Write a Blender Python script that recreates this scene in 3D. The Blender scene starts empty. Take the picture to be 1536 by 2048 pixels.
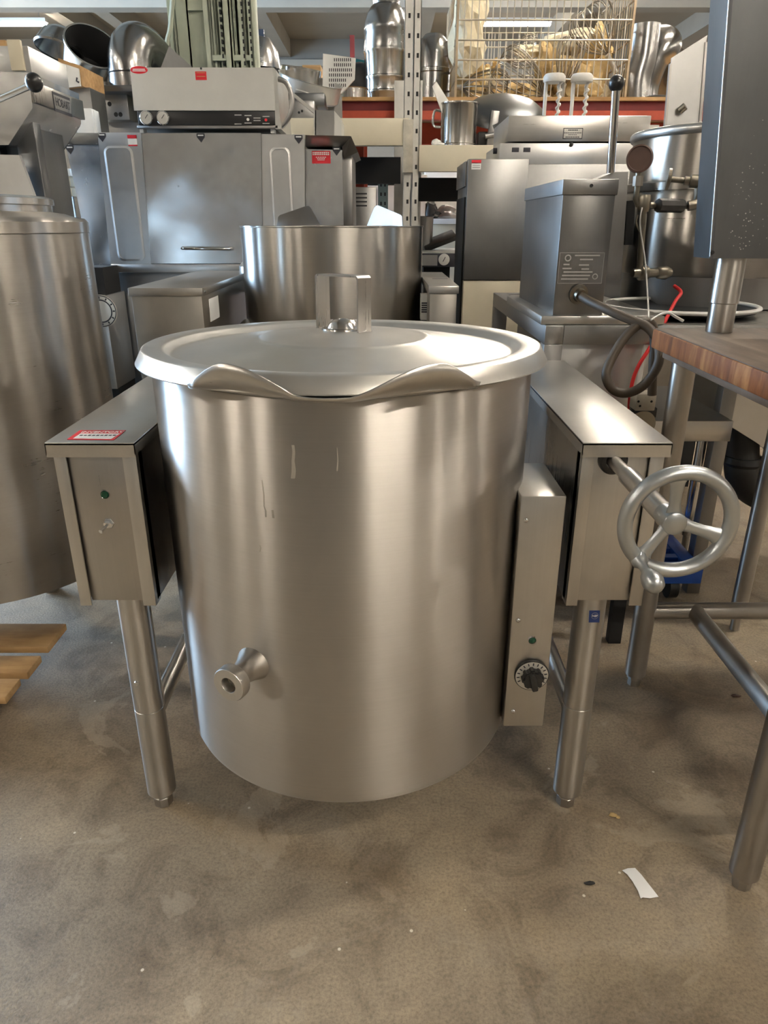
import bpy, bmesh, math, random
from mathutils import Vector, Matrix, Euler
random.seed(7)
S = bpy.context.scene
COL = S.collection
PI = math.pi
# ------------------------------------------------------------------ camera
F, TH, H = 1415.0, math.radians(22.15), 1.2
CT, ST = math.cos(TH), math.sin(TH)
cam_d = bpy.data.cameras.new('camera')
cam = bpy.data.objects.new('camera', cam_d); COL.objects.link(cam)
cam.location = (0, 0, H); cam.rotation_euler = (PI/2 - TH, 0, 0)
cam_d.sensor_fit = 'VERTICAL'; cam_d.sensor_height = 36; cam_d.lens = 36*F/2048
cam_d.clip_start = .02
S.camera = cam
def ray(x, y):
    u = (x-768)/F; v = (y-1024)/F
    return u, CT - v*ST, -ST - v*CT
def at(x, y, Y):
    d = ray(x, y); t = Y/d[1]
    return Vector((d[0]*t, Y, H + d[2]*t))
def fl(x, y, Z=0.0):
    d = ray(x, y); t = (Z-H)/d[2]
    return Vector((d[0]*t, d[1]*t, Z))
def rc(a, b, c, d, Y):
    """x0,x1,z0,z1 of an upright rectangle standing at depth Y"""
    return at(a, (b+d)/2, Y).x, at(c, (b+d)/2, Y).x, at((a+c)/2, d, Y).z, at((a+c)/2, b, Y).z

# ------------------------------------------------------------------ materials
def nt(name):
    m = bpy.data.materials.new(name); m.use_nodes = True
    t = m.node_tree; return m, t, t.nodes, t.links, t.nodes['Principled BSDF']
def ramp(N, stops):
    r = N.new('ShaderNodeValToRGB'); e = r.color_ramp.elements
    while len(e) > 1: e.remove(e[-1])
    e[0].position, e[0].color = stops[0][0], (*stops[0][1], 1)
    for p, c in stops[1:]:
        k = e.new(p); k.color = (*c, 1)
    return r
def noise(N, L, vec, scale, detail=4, rough=.55, dist=0):
    n = N.new('ShaderNodeTexNoise'); n.inputs['Scale'].default_value = scale
    n.inputs['Detail'].default_value = detail; n.inputs['Roughness'].default_value = rough
    n.inputs['Distortion'].default_value = dist
    L.new(vec, n.inputs['Vector']); return n
def mapping(N, L, sc, src='Object'):
    tc = N.new('ShaderNodeTexCoord'); mp = N.new('ShaderNodeMapping')
    mp.inputs['Scale'].default_value = sc
    L.new(tc.outputs[src], mp.inputs['Vector']); return mp.outputs[0]
def steel(name, col=(.60, .585, .56), rough=.27, grain='z', aniso=0.0, wavy=0.0, dirt=.25, bump=.008, arot=0.0):
    m, t, N, L, P = nt(name)
    P.inputs['Metallic'].default_value = 1
    sc = {'x': (1.5, 90, 90), 'y': (90, 1.5, 90), 'z': (90, 90, 1.5), 'r': (2, 2, 110), 'n': (9, 9, 9)}[grain]
    g = noise(N, L, mapping(N, L, sc), 3.0, 3)
    big = noise(N, L, mapping(N, L, (1, 1, 1)), 4.5, 5, .6)
    c = ramp(N, [(.3, tuple(x*(1-dirt*.55) for x in col)), (.62, col)])
    L.new(big.outputs['Fac'], c.inputs['Fac'])
    mx = N.new('ShaderNodeMix'); mx.data_type = 'RGBA'; mx.blend_type = 'MULTIPLY'; mx.inputs[0].default_value = .35
    gr = ramp(N, [(.3, (.88, .88, .88)), (.7, (1, 1, 1))]); L.new(g.outputs['Fac'], gr.inputs['Fac'])
    L.new(c.outputs[0], mx.inputs[6]); L.new(gr.outputs[0], mx.inputs[7]); L.new(mx.outputs[2], P.inputs['Base Color'])
    ad = N.new('ShaderNodeMath'); ad.operation = 'MULTIPLY_ADD'; ad.inputs[1].default_value = .05 if grain == 'r' else .14; ad.inputs[2].default_value = rough-(.025 if grain == 'r' else .07)
    L.new(g.outputs['Fac'], ad.inputs[0])
    a2 = N.new('ShaderNodeMath'); a2.operation = 'MULTIPLY_ADD'; a2.inputs[1].default_value = .14*dirt/.25; L.new(ad.outputs[0], a2.inputs[2])
    s2 = N.new('ShaderNodeMath'); s2.operation = 'SUBTRACT'; s2.inputs[1].default_value = .5
    L.new(big.outputs['Fac'], s2.inputs[0]); L.new(s2.outputs[0], a2.inputs[0])
    L.new(a2.outputs[0], P.inputs['Roughness'])
    b = N.new('ShaderNodeBump'); b.inputs['Strength'].default_value = bump; b.inputs['Distance'].default_value = .01
    L.new(g.outputs['Fac'], b.inputs['Height'])
    last = b
    if wavy:
        w = noise(N, L, mapping(N, L, (1, 1, 1.0)), 2.2, 1, .4, .6)
        b2 = N.new('ShaderNodeBump'); b2.inputs['Strength'].default_value = 1; b2.inputs['Distance'].default_value = wavy
        L.new(w.outputs['Fac'], b2.inputs['Height']); L.new(b.outputs[0], b2.inputs['Normal']); last = b2
    L.new(last.outputs[0], P.inputs['Normal'])
    if aniso:
        P.inputs['Anisotropic'].default_value = aniso
        P.inputs['Anisotropic Rotation'].default_value = arot
        tg = N.new('ShaderNodeTangent'); tg.direction_type = 'RADIAL'; tg.axis = 'Z'
        L.new(tg.outputs[0], P.inputs['Tangent'])
    return m
def paint(name, col, rough=.5, var=.15, scale=6, metallic=0, sc=(1, 1, 1), bump=0, spec=.5):
    m, t, N, L, P = nt(name)
    n = noise(N, L, mapping(N, L, sc), scale, 5, .6)
    r = ramp(N, [(.3, tuple(x*(1-var) for x in col)), (.7, tuple(min(1, x*(1+var*.4)) for x in col))])
    L.new(n.outputs['Fac'], r.inputs['Fac']); L.new(r.outputs[0], P.inputs['Base Color'])
    P.inputs['Roughness'].default_value = rough; P.inputs['Metallic'].default_value = metallic
    P.inputs['Specular IOR Level'].default_value = spec
    if bump:
        b = N.new('ShaderNodeBump'); b.inputs['Strength'].default_value = bump; b.inputs['Distance'].default_value = .01
        L.new(n.outputs['Fac'], b.inputs['Height']); L.new(b.outputs[0], P.inputs['Normal'])
    return m
def wood(name, c0, c1, c2, sc=(2, 30, 30), rough=.75, rings=5):
    m, t, N, L, P = nt(name)
    v = mapping(N, L, sc)
    n = noise(N, L, v, 1.0, 8, .65, .4)
    r = ramp(N, [(.25, c0), (.5, c1), (.78, c2)]); L.new(n.outputs['Fac'], r.inputs['Fac'])
    n2 = noise(N, L, mapping(N, L, (1, 1, 1)), rings, 5, .65)
    r2 = ramp(N, [(.32, (.62, .58, .55)), (.62, (1, 1, 1))]); L.new(n2.outputs['Fac'], r2.inputs['Fac'])
    mx = N.new('ShaderNodeMix'); mx.data_type = 'RGBA'; mx.blend_type = 'MULTIPLY'; mx.inputs[0].default_value = .8
    L.new(r.outputs[0], mx.inputs[6]); L.new(r2.outputs[0], mx.inputs[7]); L.new(mx.outputs[2], P.inputs['Base Color'])
    P.inputs['Roughness'].default_value = rough
    b = N.new('ShaderNodeBump'); b.inputs['Strength'].default_value = .25; b.inputs['Distance'].default_value = .004
    L.new(n.outputs['Fac'], b.inputs['Height']); L.new(b.outputs[0], P.inputs['Normal'])
    return m
def emit(name, col, st):
    m, t, N, L, P = nt(name)
    e = N.new('ShaderNodeEmission'); e.inputs[0].default_value = (*col, 1); e.inputs[1].default_value = st
    L.new(e.outputs[0], N['Material Output'].inputs['Surface']); return m
def concrete():
    m, t, N, L, P = nt('worn_concrete')
    v = mapping(N, L, (1, 1, 1))
    a = noise(N, L, v, 1.1, 9, .62, .5)
    ca = ramp(N, [(.28, (.145, .108, .074)), (.43, (.245, .192, .133)), (.57, (.320, .258, .180)), (.75, (.41, .34, .245))])
    L.new(a.outputs['Fac'], ca.inputs['Fac'])
    b = noise(N, L, v, 5.5, 10, .7, 1.2)
    cb = ramp(N, [(.36, (.55, .52, .50)), (.5, (.95, .95, .95)), (.66, (1.15, 1.13, 1.1))]); L.new(b.outputs['Fac'], cb.inputs['Fac'])
    m1 = N.new('ShaderNodeMix'); m1.data_type = 'RGBA'; m1.blend_type = 'MULTIPLY'; m1.inputs[0].default_value = .85
    L.new(ca.outputs[0], m1.inputs[6]); L.new(cb.outputs[0], m1.inputs[7])
    g = noise(N, L, v, 160, 3, .7)
    cg = ramp(N, [(.32, (.6, .6, .6)), (.5, (1, 1, 1)), (.68, (1.3, 1.28, 1.24))]); L.new(g.outputs['Fac'], cg.inputs['Fac'])
    m2 = N.new('ShaderNodeMix'); m2.data_type = 'RGBA'; m2.blend_type = 'MULTIPLY'; m2.inputs[0].default_value = .7
    L.new(m1.outputs[2], m2.inputs[6]); L.new(cg.outputs[0], m2.inputs[7])
    # pale scraped patches
    p = noise(N, L, v, 2.6, 8, .6, 1.5)
    cp = ramp(N, [(.60, (0, 0, 0)), (.625, (1, 1, 1))]); L.new(p.outputs['Fac'], cp.inputs['Fac'])
    m3 = N.new('ShaderNodeMix'); m3.data_type = 'RGBA'; L.new(m2.outputs[2], m3.inputs[6]); m3.inputs[7].default_value = (.46, .385, .29, 1)
    ml = N.new('ShaderNodeMath'); ml.operation = 'MULTIPLY'; ml.inputs[1].default_value = .35; L.new(cp.outputs[0], ml.inputs[0]); L.new(ml.outputs[0], m3.inputs[0])
    # paint specks
    vo = N.new('ShaderNodeTexVoronoi'); vo.inputs['Scale'].default_value = 17; L.new(v, vo.inputs['Vector'])
    cv = ramp(N, [(.0, (1, 1, 1)), (.045, (1, 1, 1)), (.06, (0, 0, 0))]); L.new(vo.outputs['Distance'], cv.inputs['Fac'])
    sp = N.new('ShaderNodeSeparateColor'); L.new(vo.outputs['Color'], sp.inputs[0])
    gt = N.new('ShaderNodeMath'); gt.operation = 'GREATER_THAN'; gt.inputs[1].default_value = .55; L.new(sp.outputs[0], gt.inputs[0])
    mm = N.new('ShaderNodeMath'); mm.operation = 'MULTIPLY'; L.new(cv.outputs[0], mm.inputs[0]); L.new(gt.outputs[0], mm.inputs[1])
    m4 = N.new('ShaderNodeMix'); m4.data_type = 'RGBA'; L.new(m3.outputs[2], m4.inputs[6]); m4.inputs[7].default_value = (.66, .60, .50, 1)
    L.new(mm.outputs[0], m4.inputs[0])
    # hairline scratches / cracks
    vc = N.new('ShaderNodeTexVoronoi'); vc.feature = 'DISTANCE_TO_EDGE'; vc.inputs['Scale'].default_value = .8
    ns = noise(N, L, v, 3, 6, .7); av = N.new('ShaderNodeMix'); av.data_type = 'RGBA'; av.inputs[0].default_value = .35
    L.new(v, av.inputs[6]); L.new(ns.outputs['Color'], av.inputs[7]); L.new(av.outputs[2], vc.inputs['Vector'])
    cc = ramp(N, [(.0, (1, 1, 1)), (.004, (1, 1, 1)), (.009, (0, 0, 0))]); L.new(vc.outputs['Distance'], cc.inputs['Fac'])
    mk = N.new('ShaderNodeMath'); mk.operation = 'MULTIPLY'; mk.inputs[1].default_value = .14; L.new(cc.outputs[0], mk.inputs[0])
    m5 = N.new('ShaderNodeMix'); m5.data_type = 'RGBA'; L.new(m4.outputs[2], m5.inputs[6]); m5.inputs[7].default_value = (.36, .31, .25, 1)
    L.new(mk.outputs[0], m5.inputs[0])
    L.new(m5.outputs[2], P.inputs['Base Color'])
    rr = ramp(N, [(.3, (.42, .42, .42)), (.7, (.66, .66, .66))]); L.new(b.outputs['Fac'], rr.inputs['Fac']); L.new(rr.outputs[0], P.inputs['Roughness'])
    bp = N.new('ShaderNodeBump'); bp.inputs['Strength'].default_value = .28; bp.inputs['Distance'].default_value = .004
    ma = N.new('ShaderNodeMath'); ma.operation = 'ADD'; L.new(g.outputs['Fac'], ma.inputs[0]); L.new(b.outputs['Fac'], ma.inputs[1])
    L.new(ma.outputs[0], bp.inputs['Height']); L.new(bp.outputs[0], P.inputs['Normal'])
    return m
M = {}
M['kettle'] = steel('brushed_kettle_steel', (.565, .535, .50), .37, 'r', .95, 0, .18, .0006, .25)
M['kettle2'] = steel('brushed_rear_kettle_steel', (.60, .57, .53), .30, 'r', .95, 0, .15, 0, .25)
M['tank'] = steel('polished_tank_steel', (.42, .395, .362), .30, 'r', .95, 0, .3, 0, .25)
M['lid'] = steel('spun_lid_steel', (.80, .775, .735), .34, 'n', .0, .0006, .2, .01)
M['sz'] = steel('steel_vertical_grain', (.50, .48, .455), .30, 'z', 0, .002, .3)
M['szb'] = steel('steel_vertical_grain_bright', (.64, .62, .59), .34, 'z', 0, .001, .25)
M['sy'] = steel('steel_lengthwise_grain', (.62, .60, .57), .36, 'y', 0, .001, .2, .002)
M['sx'] = steel('steel_crosswise_grain', (.62, .60, .57), .32, 'x', 0, .002, .25)
M['wavy'] = steel('thin_wavy_sheet_steel', (.70, .695, .69), .24, 'n', 0, .03, .12, .003)
M['flat'] = steel('matte_sheet_steel', (.70, .695, .69), .36, 'n', 0, .004, .15, .01)
M['dull'] = steel('dull_grey_steel', (.36, .355, .35), .38, 'z', 0, .003, .3)
M['dark'] = steel('dark_brushed_steel', (.17, .175, .18), .36, 'z', 0, .001, .3)
M['tube'] = steel('tube_steel', (.58, .56, .53), .32, 'z', .85, 0, .25, .01, .25)
M['tubed'] = steel('worn_tube_steel', (.46, .435, .40), .36, 'z', .7, 0, .45, .02, .25)
M['chrome'] = steel('chrome', (.80, .80, .80), .09, 'n', 0, 0, .05, 0)
M['cast'] = steel('cast_zinc', (.56, .59, .61), .36, 'n', 0, 0, .35, .12)
M['pot'] = steel('polished_pot_steel', (.62, .60, .57), .22, 'r', .8, 0, .2, 0, .25)
M['duct'] = steel('duct_steel', (.34, .335, .33), .24, 'n', 0, .006, .3, .02)
M['alu'] = paint('pale_aluminium', (.72, .71, .68), .32, .15, 8, .75)
M['whitesteel'] = paint('pale_panel_enamel', (.70, .69, .66), .33, .08, 5, .45)
M['black'] = paint('black_plastic', (.012, .012, .013), .32, .2, 20)
M['soft'] = paint('soft_black_plastic', (.022, .021, .020), .5, .3, 30)
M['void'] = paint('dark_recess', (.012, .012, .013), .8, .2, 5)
M['rubber'] = paint('brown_rubber_hose', (.055, .040, .026), .55, .35, 12)
M['white'] = paint('white_plastic', (.80, .79, .76), .4, .05, 8)
M['cream'] = paint('cream_paint', (.62, .56, .43), .5, .10, 3)
M['creamd'] = paint('scuffed_cream_paint', (.52, .48, .40), .5, .3, 12)
M['rackgrey'] = paint('pale_grey_paint', (.60, .585, .55), .45, .12, 10)
M['sage'] = paint('sage_green_paint', (.42, .455, .36), .5, .12, 5)
M['red'] = paint('red_rack_paint', (.46, .062, .024), .5, .25, 8)
M['redhose'] = paint('red_hose', (.75, .03, .035), .4, .1, 10)
M['sticker_red'] = paint('red_sticker', (.66, .02, .035), .4, .06, 10)
M['sticker_white'] = paint('white_sticker', (.85, .85, .84), .45, .04, 10)
M['sticker_blue'] = paint('blue_sticker', (.02, .05, .20), .35, .1, 10)
M['ink'] = paint('dark_ink', (.03, .03, .04), .6, .1, 10)
M['ghost'] = paint('etched_lettering', (.40, .40, .39), .6, .1, 10, 0)
M['green'] = paint('green_lens', (.005, .06, .03), .12, .1, 10)
M['blue'] = paint('blue_plastic', (.012, .07, .36), .42, .2, 8)
M['teal'] = paint('teal_board', (.02, .22, .24), .5, .15, 8)
M['brown'] = paint('brown_gauge_enamel', (.10, .055, .042), .45, .3, 12)
M['brass'] = steel('tarnished_brass', (.27, .245, .20), .34, 'n', 0, 0, .5, .06)
M['rust'] = paint('rusty_wire', (.42, .33, .22), .5, .5, 4, .5)
M['wire'] = paint('galvanised_wire', (.60, .54, .44), .4, .35, 3, .55)
M['rag'] = paint('crumpled_cream_wrap', (.62, .44, .20), .8, .45, 9, 0, (1, 1, 1), .5)
M['ragw'] = paint('crumpled_pale_wrap', (.78, .68, .48), .8, .25, 9, 0, (1, 1, 1), .5)
M['paper'] = paint('white_paper', (.85, .85, .86), .6, .03, 10)
M['pine'] = wood('pine_board', (.40, .235, .095), (.58, .37, .17), (.68, .46, .24), (3, 30, 30))
M['block'] = wood('stained_butcher_block', (.05, .016, .005), (.26, .088, .022), (.60, .31, .11), (9, 24, 3.5), .6, 8)
M['blocktop'] = wood('worn_block_top', (.07, .05, .035), (.14, .10, .07), (.24, .19, .145), (24, 2, 8), .6, 6)
M['ply'] = wood('plywood_edge', (.34, .19, .07), (.50, .30, .13), (.60, .39, .19), (2, 40, 40))
M['ceil'] = paint('ceiling_paint', (.33, .29, .235), .9, .10, .7)
M['beam'] = paint('beam_paint', (.34, .31, .26), .8, .12, 1)
M['wall'] = paint('warehouse_wall', (.22, .20, .17), .9, .15, .6)
M['floor'] = concrete()
M['console'] = steel('dark_console_steel', (.235, .23, .225), .36, 'z', 0, .003, .25, .006)
M['whisk'] = steel('dull_whisk_wire', (.36, .32, .26), .35, 'n', 0, 0, .3, 0)
M['warm'] = steel('warm_sheet_steel', (.50, .475, .435), .34, 'n', 0, .003, .2, .004)
M['flange'] = paint('slate_grey_steel', (.10, .105, .115), .55, .2, 8, .5)
M['reddark'] = paint('dark_red_paint', (.16, .012, .012), .6, .2, 8)
M['drip'] = paint('dried_drip', (.50, .47, .42), .5, .2, 20, .5)
M['tube_light'] = emit('fluorescent_tube', (1.0, .91, .77), 200)
M['dial'] = paint('dial_plate', (.62, .60, .55), .35, .05, 10, .3)

# ------------------------------------------------------------------ mesh helpers
def B(): return bmesh.new()
def bx(bm, x0, x1, y0, y1, z0, z1, bev=0, rot=None):
    r = bmesh.ops.create_cube(bm, size=1)
    vs = r['verts']
    c = Vector(((x0+x1)/2, (y0+y1)/2, (z0+z1)/2)); s = Vector((abs(x1-x0), abs(y1-y0), abs(z1-z0)))
    for v in vs:
        p = Vector((v.co.x*s.x, v.co.y*s.y, v.co.z*s.z))
        v.co = c + (rot @ p if rot else p)
    if bev:
        es = list({e for v in vs for e in v.link_edges})
        bmesh.ops.bevel(bm, geom=es, offset=bev, segments=2, profile=.5, affect='EDGES')
    return bm
def bpx(bm, a, b, c, d, Y, dep, bev=0):
    x0, x1, z0, z1 = rc(a, b, c, d, Y)
    return bx(bm, x0, x1, Y, Y+dep, z0, z1, bev)
def frame(p0, p1):
    d = (Vector(p1)-Vector(p0)).normalized()
    u = d.orthogonal().normalized()
    if abs(d.z) < .95: u = d.cross(Vector((0, 0, 1))).normalized()
    return d, u, d.cross(u)
def cyl(bm, p0, p1, r0, r1=None, seg=24, cap=True):
    r1 = r0 if r1 is None else r1
    p0, p1 = Vector(p0), Vector(p1); d, u, w = frame(p0, p1)
    rings = []
    for p, r in ((p0, r0), (p1, r1)):
        rings.append([bm.verts.new(p + r*(math.cos(2*PI*i/seg)*u + math.sin(2*PI*i/seg)*w)) for i in range(seg)])
    for i in range(seg):
        j = (i+1) % seg
        bm.faces.new((rings[0][i], rings[0][j], rings[1][j], rings[1][i]))
    if cap:
        bm.faces.new(rings[0][::-1]); bm.faces.new(rings[1])
    return bm
def lathe(bm, prof, c=(0, 0, 0), seg=64, axis=(0, 0, 1)):
    """prof: list of (radius, height) along axis from c"""
    c = Vector(c); d, u, w = frame(c, c+Vector(axis))
    rings = []
    for r, h in prof:
        if r < 1e-5: rings.append([bm.verts.new(c+d*h)])
        else: rings.append([bm.verts.new(c+d*h+r*(math.cos(2*PI*i/seg)*u+math.sin(2*PI*i/seg)*w)) for i in range(seg)])
    for a, b in zip(rings, rings[1:]):
        for i in range(seg):
            j = (i+1) % seg
            if len(a) == 1 and len(b) == 1: continue
            if len(a) == 1: bm.faces.new((a[0], b[j], b[i]))
            elif len(b) == 1: bm.faces.new((a[i], a[j], b[0]))
            else: bm.faces.new((a[i], a[j], b[j], b[i]))
    return bm
def spline(pts, n=8):
    P = [Vector(p) for p in pts]; out = []
    for i in range(len(P)-1):
        p0 = P[max(i-1, 0)]; p1 = P[i]; p2 = P[i+1]; p3 = P[min(i+2, len(P)-1)]
        for k in range(n):
            t = k/n
            out.append(.5*((2*p1)+(-p0+p2)*t+(2*p0-5*p1+4*p2-p3)*t*t+(-p0+3*p1-3*p2+p3)*t**3))
    out.append(P[-1]); return out
def tube(bm, pts, r, seg=10, closed=False, smooth=0):
    P = spline(pts, smooth) if smooth else [Vector(p) for p in pts]
    n = len(P); rings = []
    u = None
    for i in range(n):
        if closed: d = (P[(i+1) % n]-P[i-1]).normalized()
        else: d = (P[min(i+1, n-1)]-P[max(i-1, 0)]).normalized()
        if u is None: u = d.orthogonal().normalized()
        u = (u - d*u.dot(d)).normalized(); w = d.cross(u)
        rr = r(i/(n-1)) if callable(r) else r
        rings.append([bm.verts.new(P[i]+rr*(math.cos(2*PI*k/seg)*u+math.sin(2*PI*k/seg)*w)) for k in range(seg)])
    m = n if closed else n-1
    for i in range(m):
        a, b = rings[i], rings[(i+1) % n]
        for k in range(seg):
            j = (k+1) % seg
            bm.faces.new((a[k], a[j], b[j], b[k]))
    if not closed:
        bm.faces.new(rings[0][::-1]); bm.faces.new(rings[-1])
    return bm
def prism(bm, pts, ex):
    """extrude a planar polygon of 3D points by vector ex"""
    ex = Vector(ex)
    a = [bm.verts.new(Vector(p)) for p in pts]; b = [bm.verts.new(Vector(p)+ex) for p in pts]
    n = len(pts)
    bm.faces.new(a); bm.faces.new(b[::-1])
    for i in range(n):
        j = (i+1) % n
        bm.faces.new((a[j], a[i], b[i], b[j]))
    return bm
def ppx(bm, pix, Y, dep):
    return prism(bm, [at(x, y, Y) for x, y in pix], (0, dep, 0))
def grid(bm, rows):
    vs = [[bm.verts.new(Vector(p)) for p in r] for r in rows]
    for a, b in zip(vs, vs[1:]):
        for i in range(len(a)-1):
            bm.faces.new((a[i], a[i+1], b[i+1], b[i]))
    return bm
def sph(bm, c, r, sc=(1, 1, 1), seg=24):
    m = Matrix.Translation(Vector(c)) @ Matrix.Diagonal((*sc, 1))
    bmesh.ops.create_uvsphere(bm, u_segments=seg, v_segments=seg//2, radius=r, matrix=m); return bm
def lump(bm, c, r, sc=(1, 1, 1), seed=0, amp=.35):
    rn = random.Random(seed)
    g = bmesh.ops.create_icosphere(bm, subdivisions=3, radius=1)
    dirs = [Vector((rn.gauss(0, 1), rn.gauss(0, 1), rn.gauss(0, 1))).normalized() for _ in range(16)]
    am = [rn.uniform(-1, 1) for _ in dirs]
    from mathutils import noise as nz
    for v in g['verts']:
        k = 1+amp*.45*(nz.noise(v.co*2.3+Vector((seed*3.1, 0, 0)))+abs(nz.noise(v.co*5+Vector((0, seed*1.7, 0))))*.9)+sum(a*max(0, v.co.dot(d))**7 for a, d in zip(am, dirs))*amp + rn.uniform(-.06, .06)
        v.co = Vector(c)+Vector((v.co.x*sc[0], v.co.y*sc[1], v.co.z*sc[2]))*r*k
    return bm
def rrect(w, h, r, n=5):
    out = []
    for cx, cy, a0 in ((w/2-r, h/2-r, 0), (-w/2+r, h/2-r, 90), (-w/2+r, -h/2+r, 180), (w/2-r, -h/2+r, 270)):
        for k in range(n+1):
            a = math.radians(a0+90*k/n); out.append((cx+r*math.cos(a), cy+r*math.sin(a)))
    return out
# ------------------------------------------------------------------ object helpers
ORG = {}
def org(o):
    v = Vector((0, 0, 0))
    while o: v += o.location; o = o.parent
    return v
def part(name, bm, m, par=None, label=None, local=False, weld=0, thick=0, smooth=40, stuff=False):
    bmesh.ops.remove_doubles(bm, verts=bm.verts, dist=weld or 1e-6)
    if not thick: bmesh.ops.recalc_face_normals(bm, faces=bm.faces)
    if par and not local:
        o0 = org(par)
        for v in bm.verts: v.co -= o0
    bm.normal_update()
    lim = math.radians(smooth)
    for f in bm.faces: f.smooth = True
    for e in bm.edges:
        if len(e.link_faces) == 2 and e.calc_face_angle(0) > lim: e.smooth = False
    me = bpy.data.meshes.new(name); bm.to_mesh(me); bm.free()
    o = bpy.data.objects.new(name, me); COL.objects.link(o)
    me.materials.append(M[m] if isinstance(m, str) else m)
    if par: o.parent = par
    if label: o['label'] = label
    if stuff: o['kind'] = 'stuff'
    if thick:
        md = o.modifiers.new('thickness', 'SOLIDIFY'); md.thickness = thick; md.offset = 0
    return o
def tag(o, label, cat, group=None, kind=None):
    o['label'] = label; o['category'] = cat
    if group: o['group'] = group
    if kind: o['kind'] = kind
    return o
def thing(name, loc, label, cat, group=None, rot=None):
    o = bpy.data.objects.new(name, None); COL.objects.link(o)
    o.location = loc; o.empty_display_size = .05
    if rot: o.rotation_euler = rot
    return tag(o, label, cat, group)
def solo(name, bm, m, label, cat, group=None, **k):
    zs = [v.co.z for v in bm.verts]; xs = [v.co.x for v in bm.verts]; ys = [v.co.y for v in bm.verts]
    c = Vector(((min(xs)+max(xs))/2, (min(ys)+max(ys))/2, min(zs)))
    for v in bm.verts: v.co -= c
    o = part(name, bm, m, None, **k); o.location = c
    return tag(o, label, cat, group)
def struct(name, bm, m):
    o = part(name, bm, m); o['kind'] = 'structure'; return o
def copy_tree(o, par=None):
    c = o.copy(); COL.objects.link(c)
    if par: c.parent = par
    for ch in [x for x in COL.objects if x.parent == o]: copy_tree(ch, c)
    return c
DG = None
def text(name, body, size, loc, m, par, rot=(PI/2, 0, 0), sx=1.0, label=None, ext=.0004):
    cu = bpy.data.curves.new(name, 'FONT'); cu.body = body; cu.size = size; cu.align_x = 'CENTER'; cu.align_y = 'CENTER'; cu.extrude = ext
    t = bpy.data.objects.new('tmp', cu); COL.objects.link(t)
    dg = bpy.context.evaluated_depsgraph_get()
    me = bpy.data.meshes.new_from_object(t.evaluated_get(dg))
    bpy.data.objects.remove(t); bpy.data.curves.remove(cu)
    me.transform(Matrix.Translation(Vector(loc)-org(par)) @ Euler(rot).to_matrix().to_4x4() @ Matrix.Diagonal((sx, 1, 1, 1)))
    me.name = name
    o = bpy.data.objects.new(name, me); COL.objects.link(o); o.parent = par
    me.materials.clear(); me.materials.append(M[m])
    if label: o['label'] = label
    return o
# ================================================================== THE SETTING
XL, XR, YB, YF, ZC = -9.0, 11.0, -7.0, 18.0, 4.9
struct('floor', bx(B(), XL, XR, YB, YF, -.1, 0), 'floor')
struct('ceiling', bx(B(), XL, XR, YB, YF, ZC, ZC+.1), 'ceil')
struct('wall_back', bx(B(), XL, XR, YF, YF+.15, 0, ZC), 'wall')
struct('wall_front', bx(B(), XL, XR, YB-.15, YB, 0, ZC), 'wall')
struct('wall_right', bx(B(), XR, XR+.15, YB, YF, 0, ZC), 'wall')
DY0, DY1, DZ = 4.2, 10.0, 4.4                      # loading-bay opening to daylight in the left wall
b = B(); bx(b, XL-.15, XL, YB, DY0, 0, ZC); bx(b, XL-.15, XL, DY1, YF, 0, ZC); bx(b, XL-.15, XL, DY0, DY1, DZ, ZC)
struct('wall_left', b, 'wall')
n = 0
for x, w in ((-5.72, .26), (-4.85, .26), (-2.15, .24), (.75, .26), (3.4, .26), (6.1, .42), (8.8, .26)):
    n += 1; struct('trim_%d' % n, bx(B(), x-w/2, x+w/2, YB, YF, ZC-.34, ZC), 'beam')
for y, z in ((13.55, ZC-.42), (6.0, ZC-.42), (-1.0, ZC-.42)):
    n += 1; struct('trim_%d' % n, bx(B(), XL, XR, y-.15, y+.15, z-.1, z+.08), 'beam')
n += 1; struct('trim_%d' % n, bx(B(), XL, XR, YF-.12, YF, 4.38, 4.5), 'beam')
n += 1; struct('trim_%d' % n, bx(B(), XL, XR, YF-.1, YF, 3.75, 3.85), 'beam')
# hanging fluorescent lights
LX, LY = (-6.4, 2.25, 9.8), (14.4, 11.2, 8.0, 4.8, 1.6, -1.6, -4.8)
fx = None
for y in LY:
    for x in LX:
        if fx is None:
            fx = thing('fluorescent_light', (x, y, 4.36), '', 'light', 'fluorescent lights over the warehouse')
            part('housing', bx(B(), -.62, .62, -.06, .06, .04, .10, .005), 'white', fx, local=True)
            part('tube', cyl(B(), (-.6, -.03, .01), (.6, -.03, .01), .019, seg=12), 'tube_light', fx, local=True)
            part('tube', cyl(B(), (-.6, .03, .01), (.6, .03, .01), .019, seg=12), 'tube_light', fx, local=True)
            for sx in (-.5, .5): part('hanger', cyl(B(), (sx, 0, .1), (sx, 0, .5), .006, seg=6), 'beam', fx, local=True)
            o = fx
        else:
            o = copy_tree(fx); o.location = (x, y, 4.36)
        if y == 14.4 and x < -6: o['label'] = 'lit twin-tube ceiling light at the edge, above the lever with a black knob'
        elif y == 14.4 and x > 2 and x < 3: o['label'] = 'lit twin-tube ceiling light seen through the wire basket'
        else: o['label'] = 'lit twin-tube ceiling light in the rows overhead, out over the open floor'

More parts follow.
